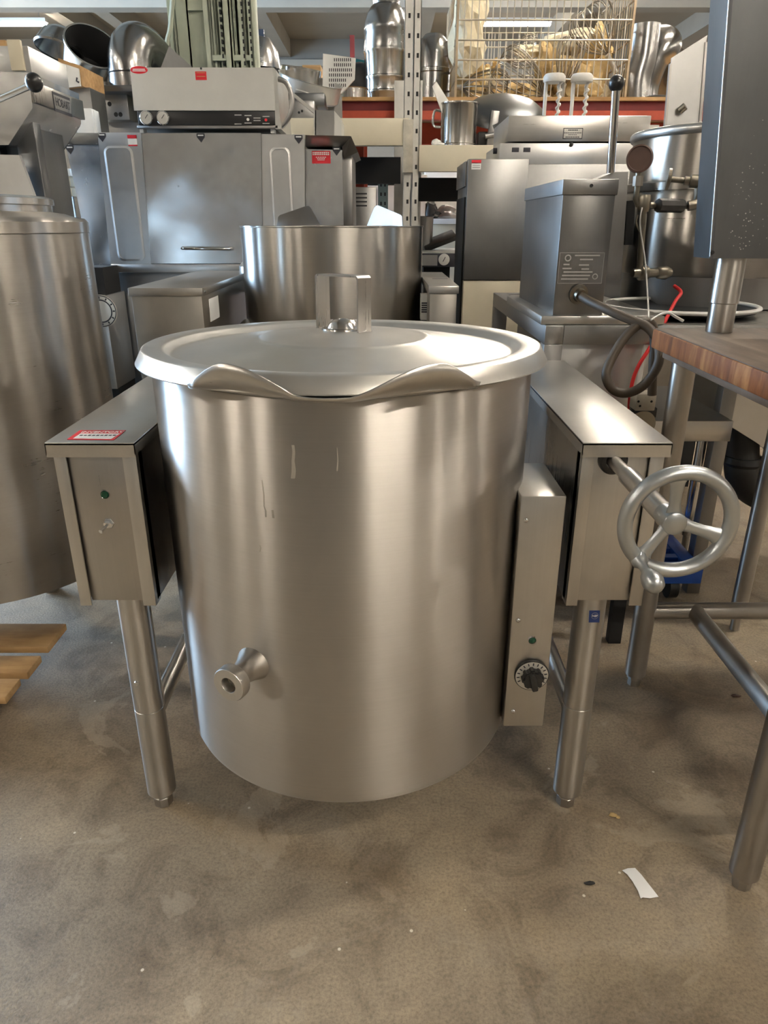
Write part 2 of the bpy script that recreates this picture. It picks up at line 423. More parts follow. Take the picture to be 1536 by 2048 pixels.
# ================================================================== FRONT TILTING KETTLE
KX, KY, KR, KT = -.074, 1.318, .341, .974
kt = thing('tilting_kettle', (KX, KY, 0), 'large stainless tilting kettle on tube legs in the foreground, covered by a domed lid', 'kettle', 'tilting kettles')
kb = part('kettle_body', lathe(B(), [(0, .17), (.12, .175), (.22, .19), (.29, .208), (.325, .226), (.336, .236), (.341, .25), (.341, KT-.002), (.3395, KT), (.337, KT), (.336, KT-.004), (.336, .6), (.30, .45), (0, .40)], (KX, KY, 0), 160), 'kettle', kt)
def kc(phi, r, z):
    a = math.radians(phi); return Vector((KX+r*math.sin(a), KY-r*math.cos(a), z))
tops = [(-39, .349, .985), (-35.5, .366, .989), (-30.5, .382, .998), (-26.5, .385, 1.0143), (-22.6, .385, 1.0250), (-18, .385, 1.0222), (-13.8, .385, 1.012), (-9.7, .385, .9978), (-7.6, .385, .9895), (-6, .385, .9858), (-1.7, .386, .9838),
        (3.6, .385, .9840), (5.2, .385, .9860), (8.3, .385, .9935), (12.8, .385, 1.0078), (17.5, .385, 1.0205), (21.8, .385, 1.0252), (25.2, .385, 1.0222), (28.9, .384, 1.009), (32.3, .38, .9955), (36, .364, .988), (39, .349, .985)]
def dens(ts, n=5):
    v = spline([Vector(t) for t in ts], n); return [(p.x, p.y, p.z) for p in v]
tops = dens(tops)
rows = []
for k, (rr, zz) in enumerate(((.3425, 0), (.356, .12), (.369, .26), (.378, .55), (1, 1))):
    row = []
    for ph, r, z in tops:
        t = (abs(ph)/39)
        zb = .972+.006*t
        row.append(kc(ph, r, z) if k == 4 else kc(ph, min(rr, r-.002*(4-k)) if t > .8 else rr, zb+(z-zb)*zz))
    rows.append(row)
part('pour_lip', grid(B(), rows), 'sx', kt, thick=.0022)
# draw-off spout
n0 = kc(-25.6, KR, .512); nd = Vector((math.sin(math.radians(-25.6)), -math.cos(math.radians(-25.6)), 0))
sp = part('draw_off_spout', lathe(B(), [(.034, -.01), (.030, .002), (.024, .014), (.0195, .030), (.0195, .038), (.022, .046), (.0265, .048)], n0, 40, nd), 'tubed', kt)
prof = []
b = B(); lathe(b, [(.0285, .048), (.030, .050), (.030, .066), (.0285, .068), (.014, .068), (.013, .066), (.013, .045)], n0, 72, nd)
for i, v in enumerate(b.verts):
    r = (v.co-n0)-nd*((v.co-n0).dot(nd))
    if r.length > .0295: v.co -= r.normalized()*(.0012 if i % 2 else 0)
part('knurled_ring', b, 'szb', sp)
part('bore_plug', cyl(B(), n0+nd*.04, n0+nd*.052, .0132), 'brass', sp)
# little dried drips on the wall of the kettle
b = B()
for px, ys, w in ((586, (890, 905, 922, 940, 957), .0022), (674, (895, 920, 942), .0006), (524, (960, 990, 1012, 1022, 1034), .0008), (545, (1020, 1036), .0012), (520, (1090, 1096, 1104), .0007)):
    pts = []
    for i, y in enumerate(ys):
        d = ray(px+(i % 2)*2+(i*2 if px == 524 else 0), y); a = d[0]**2+d[1]**2; bb = -2*(d[0]*KX+d[1]*KY); cc = KX*KX+KY*KY-KR*KR
        t = (-bb-(bb*bb-4*a*cc)**.5)/2/a
        pts.append(Vector((d[0]*t, d[1]*t, H+d[2]*t)))
    ww = w
    L_ = []; R_ = []
    for i, p in enumerate(pts):
        nn = Vector((p.x-KX, p.y-KY, 0)).normalized(); tt = Vector((-nn.y, nn.x, 0))
        k = ww*(1.0 if i < len(pts)-2 else 1.5)
        L_.append(p+nn*.0004-tt*k); R_.append(p+nn*.0004+tt*k)
    grid(b, [L_, R_]); part('dried_drip', b, 'drip', kt); b = B()
# control console fixed to the side of the kettle
cx0, cx1 = .2385, .318
cb = part('control_console', bx(B(), cx0, cx1, 1.15, 1.335, .268, .762, .003), 'szb', kt)
for x, y in ((1052, 1040), (1036, 1240), (1026, 1422)):
    part('screw', lathe(B(), [(0, .004), (.003, .0035), (.0048, .0015), (.005, -.001)], at(x, y, 1.15), 16, (0, -1, 0)), 'chrome', cb)
p = at(1064, 1279, 1.15)
il = part('indicator_light', lathe(B(), [(.0075, -.001), (.0085, .002), (.0072, .004), (.0062, .003)], p, 24, (0, -1, 0)), 'chrome', cb)
part('green_lens', lathe(B(), [(.0064, .002), (.0055, .0055), (.003, .0075), (0, .008)], p, 24, (0, -1, 0)), 'green', il)
p = at(1062, 1347, 1.15)
dl = part('thermostat_dial', lathe(B(), [(.026, -.001), (.0325, .001), (.0335, .006), (.0325, .0085), (.0315, .0085)], p, 56, (0, -1, 0)), 'black', cb)
part('dial_plate', lathe(B(), [(.0318, .0075), (.0312, .0088), (0, .0088)], p, 56, (0, -1, 0)), 'dial', dl)
b = B()
for k in range(13):
    a = math.radians(205-k*19.5); c = p+Vector((math.cos(a)*.0265, -.0093, math.sin(a)*.0265))
    bx(b, c.x-.0028, c.x+.0028, c.y-.0002, c.y+.0002, c.z-.0011, c.z+.0011, 0, Matrix.Rotation(-a, 3, 'Y'))
part('dial_marks', b, 'ink', dl)
b = B()
prf = []
for k in range(48):
    a = 2*PI*k/48; r = .0195+(.0018 if k % 6 < 3 else -.0012); prf.append((r*math.cos(a), r*math.sin(a)))
prism(b, [p+Vector((x, -.009, z)) for x, z in prf], (0, -.013, 0))
prism(b, [p+Vector((x*.9, -.022, z*.9)) for x, z in prf], (0, -.004, 0))
bx(b, p.x-.006, p.x+.006, p.y-.032, p.y-.02, p.z-.021, p.z+.017, .003, Matrix.Rotation(math.radians(-14), 3, 'Y'))
part('knob', b, 'soft', dl)
# trunnions
for x0, x1 in ((-.437, -.40), (.25, .345)):
    part('trunnion', cyl(B(), (x0, 1.40, .70), (x1, 1.40, .70), .034, seg=32), 'dark', kt)
# side housings
def housing(x0, x1, side):
    y0, y1, zb, zt = 1.165, 1.92, .542, .858
    h = part('side_housing', bx(bx(bx(B(), x0+.004, x1-.004, y0+.012, y1, zb+.006, zt-.02), x0, x0+.003, y0+.012, y1, zb, zt-.012), x1-.003, x1, y0+.012, y1, zb, zt-.012), 'sz', kt)
    c = B(); bx(c, x0-.005, x1+.005, y0-.014, y1+.01, zt-.006, zt, .0015); bx(c, x0-.005, x1+.005, y0-.014, y0-.0125, zt-.026, zt-.002); bx(c, x0-.005, x0-.0035, y0-.014, y1+.01, zt-.022, zt-.002); bx(c, x1+.0035, x1+.005, y0-.014, y1+.01, zt-.022, zt-.002)
    part('top_cover', c, 'sy' if side < 0 else 'szb', h)
    for xa, xb in ((x0, x0+.021), (x1-.024, x1)):
        c = B(); bx(c, xa, xb, y0-.001, y0+.003, zb-.006, zt-.022, .0008); bx(c, xa if xa == x0 else xb-.003, xa+.003 if xa == x0 else xb, y0, y0+.03, zb-.006, zt-.022)
        part('corner_channel', c, 'szb', h)
    part('front_panel', bx(B(), x0+.02, x1-.023, y0+.006, y0+.011, zb+.002, zt-.02, .001), 'szb' if side > 0 else 'sz', h)
    return h
hl = housing(-.5695, -.4275, -1)
p = at(211, 988, 1.171)
il = part('indicator_light', lathe(B(), [(.0075, -.001), (.0085, .002), (.0075, .004), (.0065, .003)], p, 24, (0, -1, 0)), 'chrome', hl)
part('green_lens', lathe(B(), [(.0066, .002), (.0055, .005), (0, .0065)], p, 24, (0, -1, 0)), 'green', il)
p = at(218, 1046, 1.171)
ts = part('toggle_switch', lathe(B(), [(.0105, -.001), (.0105, .002), (.0095, .003), (.0075, .003), (.0075, .008), (.005, .009), (.003, .009), (0, .009)], p, 6, (0, -1, 0)), 'chrome', hl)
part('toggle_lever', tube(B(), [p+Vector((0, -.008, 0)), p+Vector((-.003, -.020, -.003)), p+Vector((-.0055, -.028, -.005))], lambda t: .0022+.0016*t, 10), 'chrome', ts)
# inventory sticker on the left cover
zt = .8585
q = [fl(134, 879, zt), fl(228, 880, zt), fl(252, 861, zt), fl(160, 861, zt)]
st = part('inventory_sticker', prism(B(), q, (0, 0, .0006)), 'sticker_red', hl, 'red and white inventory sticker')
qq = [fl(146, 877, zt+.0007), fl(222, 878, zt+.0007), fl(240, 867, zt+.0007), fl(161, 867, zt+.0007)]
part('blank_field', prism(B(), qq, (0, 0, .0002)), 'sticker_white', st)
c = fl(205, 864.3, zt+.0008)
text('lettering', 'INVENTORY', .0135, c, 'sticker_white', st, (0, 0, 0), 1.0)
c = fl(197, 870.5, zt+.001)
b = B()
for k in range(9):
    xx = c.x-.030+k*.0072; hh = (.0034, .0028, .0036, .003)[k % 4]
    bx(b, xx-.0026, xx+.0026, c.y-hh, c.y+hh, c.z-.0004, c.z)
part('stamped_digits', b, 'ink', st)
hr = housing(.3415, .4835, 1)
# handwheel
WX, WZ = .395, .822
part('shaft_bushing', lathe(B(), [(.0245, 0), (.0245, .012), (.021, .016), (.014, .016)], (WX, 1.172, WZ), 40, (0, -1, 0)), 'black', hr)
cr = part('crank_shaft', lathe(B(), [(0, -.02), (.0115, -.02), (.0115, .085), (.0155, .088), (.0155, .245), (.013, .248), (0, .248)], (WX, 1.172, WZ), 32, (0, -1, 0)), 'szb', hr)
hw = part('handwheel', B(), 'cast', kt)
bm = B(); RW = .0725
wc = Vector((WX+.008, .893, WZ-.001))
lathe(bm, [(RW+.0105*math.cos(a), .0105*math.sin(a)*(1.1 if math.sin(a) > 0 else .8)) for a in [2*PI*k/16 for k in range(17)]], wc, 96, (0, -1, 0))
lathe(bm, [(.0, .0125), (.015, .0125), (.0165, .011), (.0175, -.018), (.0155, -.03), (0, -.03)], wc+Vector((-.006, .006, 0)), 40, (0, -1, 0))
for a in (97, -19, 231):
    a = math.radians(a); e = Vector((math.cos(a), 0, math.sin(a))); s = Vector((-math.sin(a), 0, math.cos(a)))
    rws = []
    for t, w, d, y in ((.012, .0115, .0075, .004), (.024, .0085, .006, .004), (.040, .0085, .005, .003), (.056, .0105, .005, .002), (.068, .016, .005, .0)):
        c = wc+e*t+Vector((-.006*(1-t/.07), y, 0))
        rws.append([c+s*w*math.cos(k*PI/5)+Vector((0, -d*math.sin(k*PI/5), 0)) for k in range(10)]+[c+s*w])
    grid(bm, rws)
bmesh.ops.remove_doubles(bm, verts=bm.verts, dist=1e-6); bmesh.ops.recalc_face_normals(bm, faces=bm.faces)
for v in bm.verts: v.co -= org(kt)
for f in bm.faces: f.smooth = True
for e_ in bm.edges:
    if len(e_.link_faces) == 2 and e_.calc_face_angle(0) > .8: e_.smooth = False
bm.to_mesh(hw.data); bm.free()
a = math.radians(229); hp = wc+Vector((math.cos(a)*RW, -.006, math.sin(a)*RW))
part('crank_knob', lathe(B(), [(.012, -.006), (.0115, .004), (.0082, .008), (.0065, .014), (.0066, .022), (.0085, .028), (.0120, .033), (.0143, .041), (.0146, .048), (.0125, .056), (.0075, .0615), (0, .063)], hp, 32, (.10, -1, -.22)), 'cast', kt)
# legs
def leg(x, y, r=.0305, seam=None):
    l = part('leg', lathe(B(), [(0, .034), (r-.003, .034), (r, .038), (r, .0382)]+([(r, seam-.001), (r-.0012, seam), (r, seam+.001)] if seam else [])+[(r, .56), (0, .56)], (x, y, 0), 48), 'tube', kt)
    part('adjustable_foot', lathe(B(), [(0, 0), (.020, 0), (.021, .004), (.021, .022), (.019, .024), (.019, .036)], (x, y, 0), 8), 'tubed', l)
    return l
l0 = leg(-.4935, 1.225, seam=.262)
p = at(274, 1366, 1.195)
part('grub_screw', lathe(B(), [(0, .005), (.004, .004), (.0058, .001), (.006, -.003)], p, 16, (0, -1, 0)), 'chrome', l0)
l1 = leg(.4065, 1.225, seam=.27)
# certification sticker wrapped on the right leg
def leg_pt(px, py):
    d = ray(px, py); X0, Y0, R0 = .4065, 1.225, .0309
    a = d[0]**2+d[1]**2; bb = -2*(d[0]*X0+d[1]*Y0); cc = X0*X0+Y0*Y0-R0*R0
    t = (-bb-max(0, bb*bb-4*a*cc)**.5)/2/a; return Vector((d[0]*t, d[1]*t, H+d[2]*t))
nsf = part('certification_sticker', grid(B(), [[leg_pt(1178.5+21.5*k/6-1.2*j, 1221+24*j) for k in range(7)] for j in range(2)]), 'sticker_blue', l1, 'small blue certification sticker')
c = leg_pt(1189.5, 1231.5)+Vector((0, -.0012, 0))
text('lettering', 'NSF', .0062, c, 'sticker_white', nsf, (PI/2, 0, 0), 1)
b = B(); lathe(b, [(.0066, 0), (.0071, .0003), (.0066, .0006)], c+Vector((0, .001, 0)), 32, (0, -1, 0)); part('ring_mark', b, 'ghost', nsf)
for x in (-.4935, .4065): leg(x, 1.86)
for x in (-.4935, .4065):
    part('side_rail', cyl(B(), (x+(.0 if x < 0 else 0), 1.245, .228), (x, 1.84, .228), .0195, seg=24), 'tube', kt)
part('rear_rail', cyl(B(), (-.4935, 1.86, .30), (.4065, 1.86, .30), .0195, seg=24), 'tube', kt)

# lid
ld = thing('kettle_lid', (KX, KY, .977), 'domed stainless lid with a square strap handle resting on the front kettle', 'lid', None, (math.radians(-.9), 0, 0))
part('lid_dome', lathe(B(), [(.3405, -.0), (.3655, .0), (.3665, .002), (.3545, .0245), (.351, .0262), (.322, .0245), (.3165, .0225), (.308, .0135), (.301, .0125), (.24, .0225), (.165, .0315), (.157, .0335), (.153, .0350), (.148, .0345), (.10, .0405), (.045, .0455), (0, .047)], (0, 0, 0), 160), 'lid', ld, local=True)
part('hub_cap', lathe(B(), [(.040, .0445), (.039, .048), (.030, .049), (.026, .056), (.018, .0625), (.009, .064), (.007, .0625), (0, .0625)], (0, 0, 0), 48), 'pot', ld, local=True)
hd = math.radians(-42); s = Vector((math.cos(hd), math.sin(hd), 0)); w = Vector((-s.y, s.x, 0))
b = B(); L2, W2, hz, tk = .054, .0165, .140, .003
zb = .041
half = [(L2+.024, zb-.003), (L2+.024, zb), (L2+.002, zb+.0025), (L2, zb+.006), (L2, hz-.004), (L2-.004, hz)]
inn = [(L2-.006, hz-tk), (L2-tk, hz-.007), (L2-tk, zb+.004), (L2-tk, zb-.003)]
path = [(-x, z) for x, z in half]+[(x, z) for x, z in half[::-1]]+[(x, z) for x, z in inn[::-1]]+[(-x, z) for x, z in inn]
prism(b, [s*x+Vector((0, 0, z))-w*W2 for x, z in path], w*(2*W2))
part('strap_handle', b, 'sz', ld, local=True)

# ================================================================== BUTCHER BLOCK TABLE
tb = thing('work_table', (1.15, 1.3, 0), 'butcher block table with tube legs and stained end grain edge', 'table')
TX0, TX1, TY0, TY1, TZ = .632, 1.75, .86, 1.70, .974
bmm = B(); bx(bmm, TX0, TX1, TY0, TY1, TZ-.045, TZ-.002, .004)
for v in bmm.verts:
    if abs(v.co.x-TX0) < .006: v.co.x += .004*math.sin(v.co.y*37)+.002*math.sin(v.co.y*91)
part('block_edge', bmm, 'block', tb)
part('block_top', bx(B(), TX0+.003, TX1, TY0+.003, TY1-.002, TZ-.003, TZ, .001), 'blocktop', tb)
part('apron', bx(B(), TX0+.018, TX1-.02, TY0+.02, TY1-.03, TZ-.064, TZ-.045, .003), 'blocktop', tb)
def tleg(x, y, dx=0):
    zt = TZ-.064
    l = part('leg', cyl(B(), (x, y, .035), (x+dx, y, zt), .0275, seg=32), 'tubed', tb)
    part('adjustable_foot', lathe(B(), [(0, 0), (.017, 0), (.018, .004), (.018, .02), (.022, .024), (.022, .036)], (x, y, 0), 8), 'tubed', l)
for x, y in ((.70, 1.01), (.703, 1.665), (1.62, 1.01), (1.62, 1.665)): tleg(x, y)
part('stretcher', cyl(B(), (.70, 1.665, .235), (1.62, 1.665, .235), .0225), 'tubed', tb)
part('stretcher', cyl(B(), (.835, 1.66, .235), (.835, 1.015, .235), .0225), 'tubed', tb)
part('stretcher', cyl(B(), (.70, 1.01, .235), (1.62, 1.01, .235), .0225), 'tubed', tb)
# dark cabinet standing on the table
oc = thing('bench_cabinet', (1.1, 1.64, TZ), 'dark grey steel cabinet on round posts standing on the butcher block table', 'appliance')
pA, pB = at(1419, 517, 1.60), at(1462, -60, 1.60)
part('cabinet_body', prism(B(), [(pA.x, 1.60, pA.z), (1.6, 1.60, pA.z), (1.6, 1.60, pB.z), (pB.x, 1.60, pB.z)], (0, .085, 0)), 'dark', oc)
pC, pD = at(1391, 514, 1.69), at(1435, -60, 1.69)
part('side_flange', prism(B(), [(pA.x+.001, 1.599, pA.z), (pC.x, 1.69, pC.z), (pD.x, 1.69, pD.z), (pB.x+.001, 1.599, pB.z)], (.006, .0, 0)), 'flange', oc)
part('edge_seam', tube(B(), [(pA.x, 1.599, pA.z+.004), (pB.x, 1.599, pB.z)], .0014, 6), 'szb', oc)
part('screw', lathe(B(), [(0, .004), (.004, .003), (.005, -.001)], at(1424, 505, 1.60), 14, (0, -1, 0)), 'black', oc)
rn = random.Random(3); b = B()
for k in range(110):
    q = at(1415+rn.gauss(75, 28), 250+rn.gauss(170, 85), 1.5995); r = rn.uniform(.0005, .0014)
    if q.z < 1.14 or q.z > 1.5 or q.x < pA.x+.03: continue
    lathe(b, [(0, .0004), (r, .0002), (r, -.0003)], q, 6, (0, -1, 0))
part('dried_spatter', b, 'ghost', oc, 'fine pale spatter marks', stuff=True)
for x in (.7585, 1.45):
    l = part('post_leg', lathe(B(), [(0, .0), (.0275, .0), (.0285, .002), (.0285, .062), (.0312, .064), (.0312, .17), (0, .17)], (x, 1.64, TZ), 48), 'tube', oc)
# ================================================================== RIGHT MIDDLE GROUND
# stand of square tube carrying the console and the tall kettle
sd = thing('kettle_stand', (1.1, 2.4, 0), 'stainless stand of square tube under the tall kettle and console', 'stand')
SZ = .95
part('top_rail', bx(B(), .43, .48, 1.93, 2.9, SZ-.05, SZ, .002), 'dull', sd)
part('top_rail', bx(B(), .48, 1.75, 1.93, 1.98, SZ-.05, SZ, .002), 'dull', sd)
part('top_rail', bx(B(), .48, 1.75, 2.85, 2.90, SZ-.05, SZ, .002), 'dull', sd)
part('top_plate', bx(B(), .48, 1.75, 1.98, 2.85, SZ-.012, SZ-.004), 'sx', sd)
for x, y in ((.43, 1.93), (.43, 2.85), (1.70, 2.85)):
    l = part('leg', bx(B(), x, x+.05, y, y+.05, .05, SZ-.05, .002), 'dull', sd)
    part('adjustable_foot', cyl(B(), (x+.025, y+.025, 0), (x+.025, y+.025, .052), .018, seg=16), 'tubed', l)
part('front_apron', bx(B(), .48, .745, 1.965, 1.975, .42, SZ-.05, .001), 'flat', sd)
part('low_shelf', bx(bx(B(), .50, 1.03, 2.03, 2.52, .655, .662), .50, 1.03, 2.03, 2.036, .60, .662, .002), 'sx', sd)
l = part('shelf_leg', cyl(B(), (1.0, 2.46, .07), (1.0, 2.46, .66), .021), 'tubed', sd)
l = part('front_leg', cyl(B(), (1.12, 1.955, .07), (1.12, 1.955, SZ-.05), .024), 'tubed', sd)
part('adjustable_foot', cyl(B(), (1.12, 1.955, 0), (1.12, 1.955, .075), .014), 'tubed', l)
l = part('brace_leg', cyl(B(), (1.17, 2.5, .09), (1.17, 2.5, .94), .021), 'chrome', sd)
part('adjustable_foot', cyl(B(), (1.17, 2.5, 0), (1.17, 2.5, .095), .013), 'tubed', l)
# sink body under the right end of the stand
sk = thing('drain_sink', (1.5, 2.45, 0), 'stainless sink tub on square legs below the tall kettle, behind the butcher block', 'sink')
part('tub', prism(B(), [(1.11, 2.2, .93), (1.72, 2.2, .93), (1.72, 2.2, .42), (1.42, 2.2, .42), (1.11, 2.2, .60)], (0, .5, 0)), 'flat', sk)
for x, y in ((1.06, 2.19), (1.62, 2.60)):
    part('leg', bx(B(), x, x+.045, y, y+.045, 0, .93, .002), 'dull', sk)
d_ = part('drain_elbow', tube(B(), [(1.19, 2.30, .62), (1.20, 2.28, .50), (1.22, 2.26, .40), (1.30, 2.25, .345), (1.42, 2.25, .34)], .055, 20, smooth=8), 'soft', sk)
part('drain_ring', lathe(B(), [(.062, 0), (.068, .01), (.062, .03), (.055, .03)], (1.205, 2.275, .45), 32), 'black', d_)
# console with name plate
cn = thing('kettle_console', (.52, 2.2, SZ), 'tall narrow steel console box with a faint data plate and brown hose', 'console')
CX0, CX1, CY0 = .4475, .588, 1.955
part('console_body', bx(B(), CX0+.004, CX1-.004, CY0, 2.46, SZ+.002, 1.29, .002), 'console', cn)
cvr = part('cover', bx(B(), CX0, CX1, CY0-.006, 2.465, 1.268, 1.304, .002), 'dull', cn)
part('screw', lathe(B(), [(0, .002), (.004, .002), (.005, -.001)], at(1183, 371, CY0-.006), 14, (0, -1, 0)), 'black', cvr)
part('base_flange', bx(B(), CX0-.03, CX1+.16, CY0-.018, 2.5, SZ, SZ+.024, .004), 'sx', cn)
x0, x1, z0, z1 = rc(1117, 505, 1206, 567, CY0)
dp = part('data_plate', bx(B(), x0, x1, CY0-.0015, CY0+.001, z0, z1), 'console', cn)
b = B()
for (xa, xb, y) in ((1150, 1200, 511), (1160, 1186, 519), (1127, 1139, 529), (1158, 1178, 530), (1125, 1143, 537), (1163, 1178, 538), (1127, 1185, 544), (1124, 1180, 551), (1122, 1176, 558)):
    p0, p1 = at(xa, y, CY0-.0016), at(xb, y, CY0-.0016); bx(b, p0.x, p1.x, CY0-.0019, CY0-.0014, p0.z-.0017, p0.z+.0017)
bx(b, x0, x1, CY0-.0019, CY0-.0014, z0, z0+.001); bx(b, x0, x1, CY0-.0019, CY0-.0014, z1-.001, z1); bx(b, x0, x0+.001, CY0-.0019, CY0-.0014, z0, z1); bx(b, x1-.001, x1, CY0-.0019, CY0-.0014, z0, z1)
part('etched_lines', b, 'ghost', dp)
b = B(); lathe(b, [(.0055, 0), (.0085, .0003), (.0055, .0006)], at(1136, 516, CY0-.0014), 24, (0, -1, 0)); lathe(b, [(.005, 0), (.0075, .0003), (.005, .0006)], at(1190, 553, CY0-.0014), 24, (0, -1, 0))
part('seal_mark', b, 'ghost', dp)
p = at(1156, 588, CY0)
part('hose_flange', lathe(B(), [(.026, 0), (.026, .006), (.018, .008), (.016, .02), (0, .02)], p, 24, (.25, -1, -.2)), 'brass', cn)
hs = [p, at(1180, 603, 1.90), at(1220, 622, 1.84), at(1262, 640, 1.80), at(1300, 657, 1.76), at(1316, 690, 1.73), at(1317, 725, 1.72), at(1290, 768, 1.73), at(1255, 786, 1.74), at(1226, 779, 1.75), at(1212, 750, 1.76), at(1226, 712, 1.775), at(1252, 672, 1.785), at(1284, 646, 1.79), at(1304, 650, 1.80), at(1309, 690, 1.80), at(1306, 730, 1.80), at(1304, 790, 1.80)]
hs[4:6] = [at(1296, 655, 1.775), at(1314, 682, 1.755)]
part('steam_hose', tube(B(), hs, .0115, 14, smooth=8), 'rubber', cn)
part('mounting_pillar', ppx(B(), [(1180, 364), (1228, 344), (1257, 343), (1237, 640), (1170, 640)], 2.5, .12), 'dull', cn)
part('side_slot', ppx(B(), [(1254, 402), (1271, 400), (1266, 490), (1250, 490)], 2.53, .02), 'void', cn)
lv = part('tilt_lever', cyl(B(), at(1221, 345, 2.50), at(1232, 178, 2.46), .0125), 'chrome', cn)
part('ball_knob', sph(B(), at(1233, 167, 2.46), .0235), 'black', lv)
# electrical valve box under the hose, red hose
vb = thing('valve_block', tuple(at(1292, 850, 1.85)), 'cream drilled valve bracket with a round disc under the looped hose', 'valve')
x0, x1, z0, z1 = rc(1272, 788, 1312, 822, 1.82)
g = part('bracket', bx(B(), x0, x1, 1.82, 1.87, z0, z1, .003), 'creamd', vb)
for x, y in ((1277, 803), (1303, 803), (1280, 812)):
    part('bolt_hole', lathe(B(), [(0, .001), (.003, .001), (.0035, -.001)], at(x, y, 1.82), 12, (0, -1, 0)), 'void', g)
part('disc', lathe(B(), [(0, 0), (.035, 0), (.035, -.02), (0, -.02)], at(1285, 848, 1.84), 32, (0, -1, 0)), 'brass', vb)
part('clamp', bpx(B(), 1265, 816, 1314, 836, 1.845, .03, .003), 'black', vb)
x0, x1, z0, z1 = rc(1276, 840, 1304, 880, 1.87)
part('stem', bx(B(), x0, x1, 1.87, 1.90, .0, z1), 'void', vb)
solo('red_hose', tube(B(), [at(1349, 572, 2.16), at(1362, 585, 2.12), at(1350, 604, 2.08), at(1326, 650, 2.0), at(1302, 692, 1.92), at(1278, 730, 1.90), at(1266, 760, 1.90), at(1260, 795, 1.90), at(1257, 850, 1.90)], .0052, 10, smooth=8), 'redhose', 'thin red hose hanging down behind the looped brown hose', 'hose')
solo('grey_conduit', cyl(B(), at(1297, 660, 1.95), at(1270, 805, 1.93), .006), 'white', 'thin pale grey conduit standing beside the red hose', 'pipe')
# lid lying on the stand
rp = thing('round_pan', (.90, 2.235, SZ), 'wide shallow dark round pan with a pale rim, lying on the stand', 'pan')
part('pan_dish', lathe(B(), [(0, 0), (.19, 0), (.215, .008), (.225, .018), (.22, .018), (.19, .005), (0, .004)], (.90, 2.235, SZ), 64), 'dark', rp)
part('rolled_rim', lathe(B(), [(.221+.008*math.cos(a), .020+.006*math.sin(a)) for a in [2*PI*k/10 for k in range(11)]], (.90, 2.235, SZ), 64), 'white', rp)
# tall kettle
TK = (1.155, 2.62)
tkt = thing('stock_kettle', (TK[0], TK[1], SZ), 'tall shiny steam kettle with rusty gauge piping, right of the console', 'kettle')
zr = at(1243, 262, 2.6).z; R3 = .318
part('kettle_shell', lathe(B(), [(0, 1.06), (.24, 1.03), (R3+.008, 1.045), (R3+.012, 1.06), (R3+.012, 1.285), (R3+.004, 1.297), (R3+.010, 1.30), (R3+.010, 1.322), (R3, 1.327), (R3, zr-.02), (R3-.005, zr-.02), (R3-.005, 1.2), (0, 1.15)], (*TK, 0), 96), 'tank', tkt)
part('rolled_rim', lathe(B(), [(R3+.010*math.cos(a)+.002, zr-.014+.014*math.sin(a)) for a in [2*PI*k/12 for k in range(13)]], (*TK, 0), 96), 'sx', tkt)
part('base_ring', lathe(B(), [(R3-.05, SZ), (R3+.0, SZ), (R3+.0, 1.05), (R3-.05, 1.05)], (*TK, 0), 64), 'dull', tkt)
gY = 2.2
gp = at(1279, 318, gY)
pp = part('gauge_pipe', tube(tube(tube(B(), [at(1277, 345, gY), at(1274, 380, gY), at(1271, 398, gY), at(1277, 412, gY)], .008, 12), [at(1277, 410, gY), at(1320, 412, gY+.02), at(1392, 412, gY+.05)], .0085, 12), [at(1287, 418, gY), at(1284, 470, gY), at(1279, 545, gY)], .009, 12), 'brass', tkt)
gg = part('pressure_gauge', lathe(B(), [(.0, -.03), (.030, -.03), (.033, -.024), (.033, .0), (.036, .002), (.036, .009), (.032, .010), (.030, .007), (0, .007)], gp, 40, (-.25, -1, .1)), 'brown', pp)
part('pipe_union', cyl(B(), at(1316, 411, gY+.0), at(1364, 412, gY+.03), .0185, seg=8), 'soft', pp)
part('pipe_tee', lathe(B(), [(0, 0), (.015, 0), (.018, .01), (.018, .035), (.015, .045), (0, .045)], at(1286, 424, gY), 16, (0, 0, 1)), 'brass', pp)
part('hex_bushing', cyl(B(), at(1277, 352, gY), at(1275, 372, gY), .014, seg=6), 'tube', pp)
part('pipe_elbow', tube(B(), [at(1376, 412, gY+.03), at(1392, 408, gY+.03), at(1398, 396, gY+.05), at(1398, 380, gY+.1)], .014, 14, smooth=5), 'brass', pp)
part('ball_valve', lathe(B(), [(0, -.035), (.012, -.035), (.014, -.015), (.021, -.01), (.021, .01), (.014, .015), (.012, .045), (.017, .05), (.02, .075), (.012, .092), (0, .095)], at(1286, 546, gY), 24, (1, .25, 0)), 'brass', pp)
part('sight_tube', cyl(B(), at(1290, 430, gY+.02), at(1279, 540, gY+.02), .006), 'chrome', pp)
vv = part('side_valve', lathe(B(), [(0, -.012), (.03, -.012), (.03, -.004), (.008, 0), (.008, .035), (.012, .036), (.012, .05), (.018, .052), (.018, .075), (0, .08)], at(1343, 359, 2.28), 24, (1, -.3, -.1)), 'brass', tkt)
part('pull_string', tube(B(), [at(1284, 415, gY-.02), at(1280, 450, gY-.03), at(1290, 520, gY-.04), at(1294, 570, gY-.1), at(1298, 640, 1.9)], .0022, 6, smooth=5), 'white', tkt)
part('wire_loop', tube(B(), [at(1276, 430, gY-.02), at(1272, 445, gY-.02), at(1280, 462, gY-.02), at(1287, 450, gY-.02)], .0028, 6, smooth=5), 'brass', tkt)
solo('zip_tie_tail', tube(B(), [at(1302, 640, 1.78), at(1318, 630, 1.80), at(1336, 626, 1.82), at(1352, 634, 1.82), at(1366, 642, 1.82)], lambda t: .002+.0022*t, 8, smooth=5), 'white', 'short white cable end curling over the hose by the table corner', 'cable')
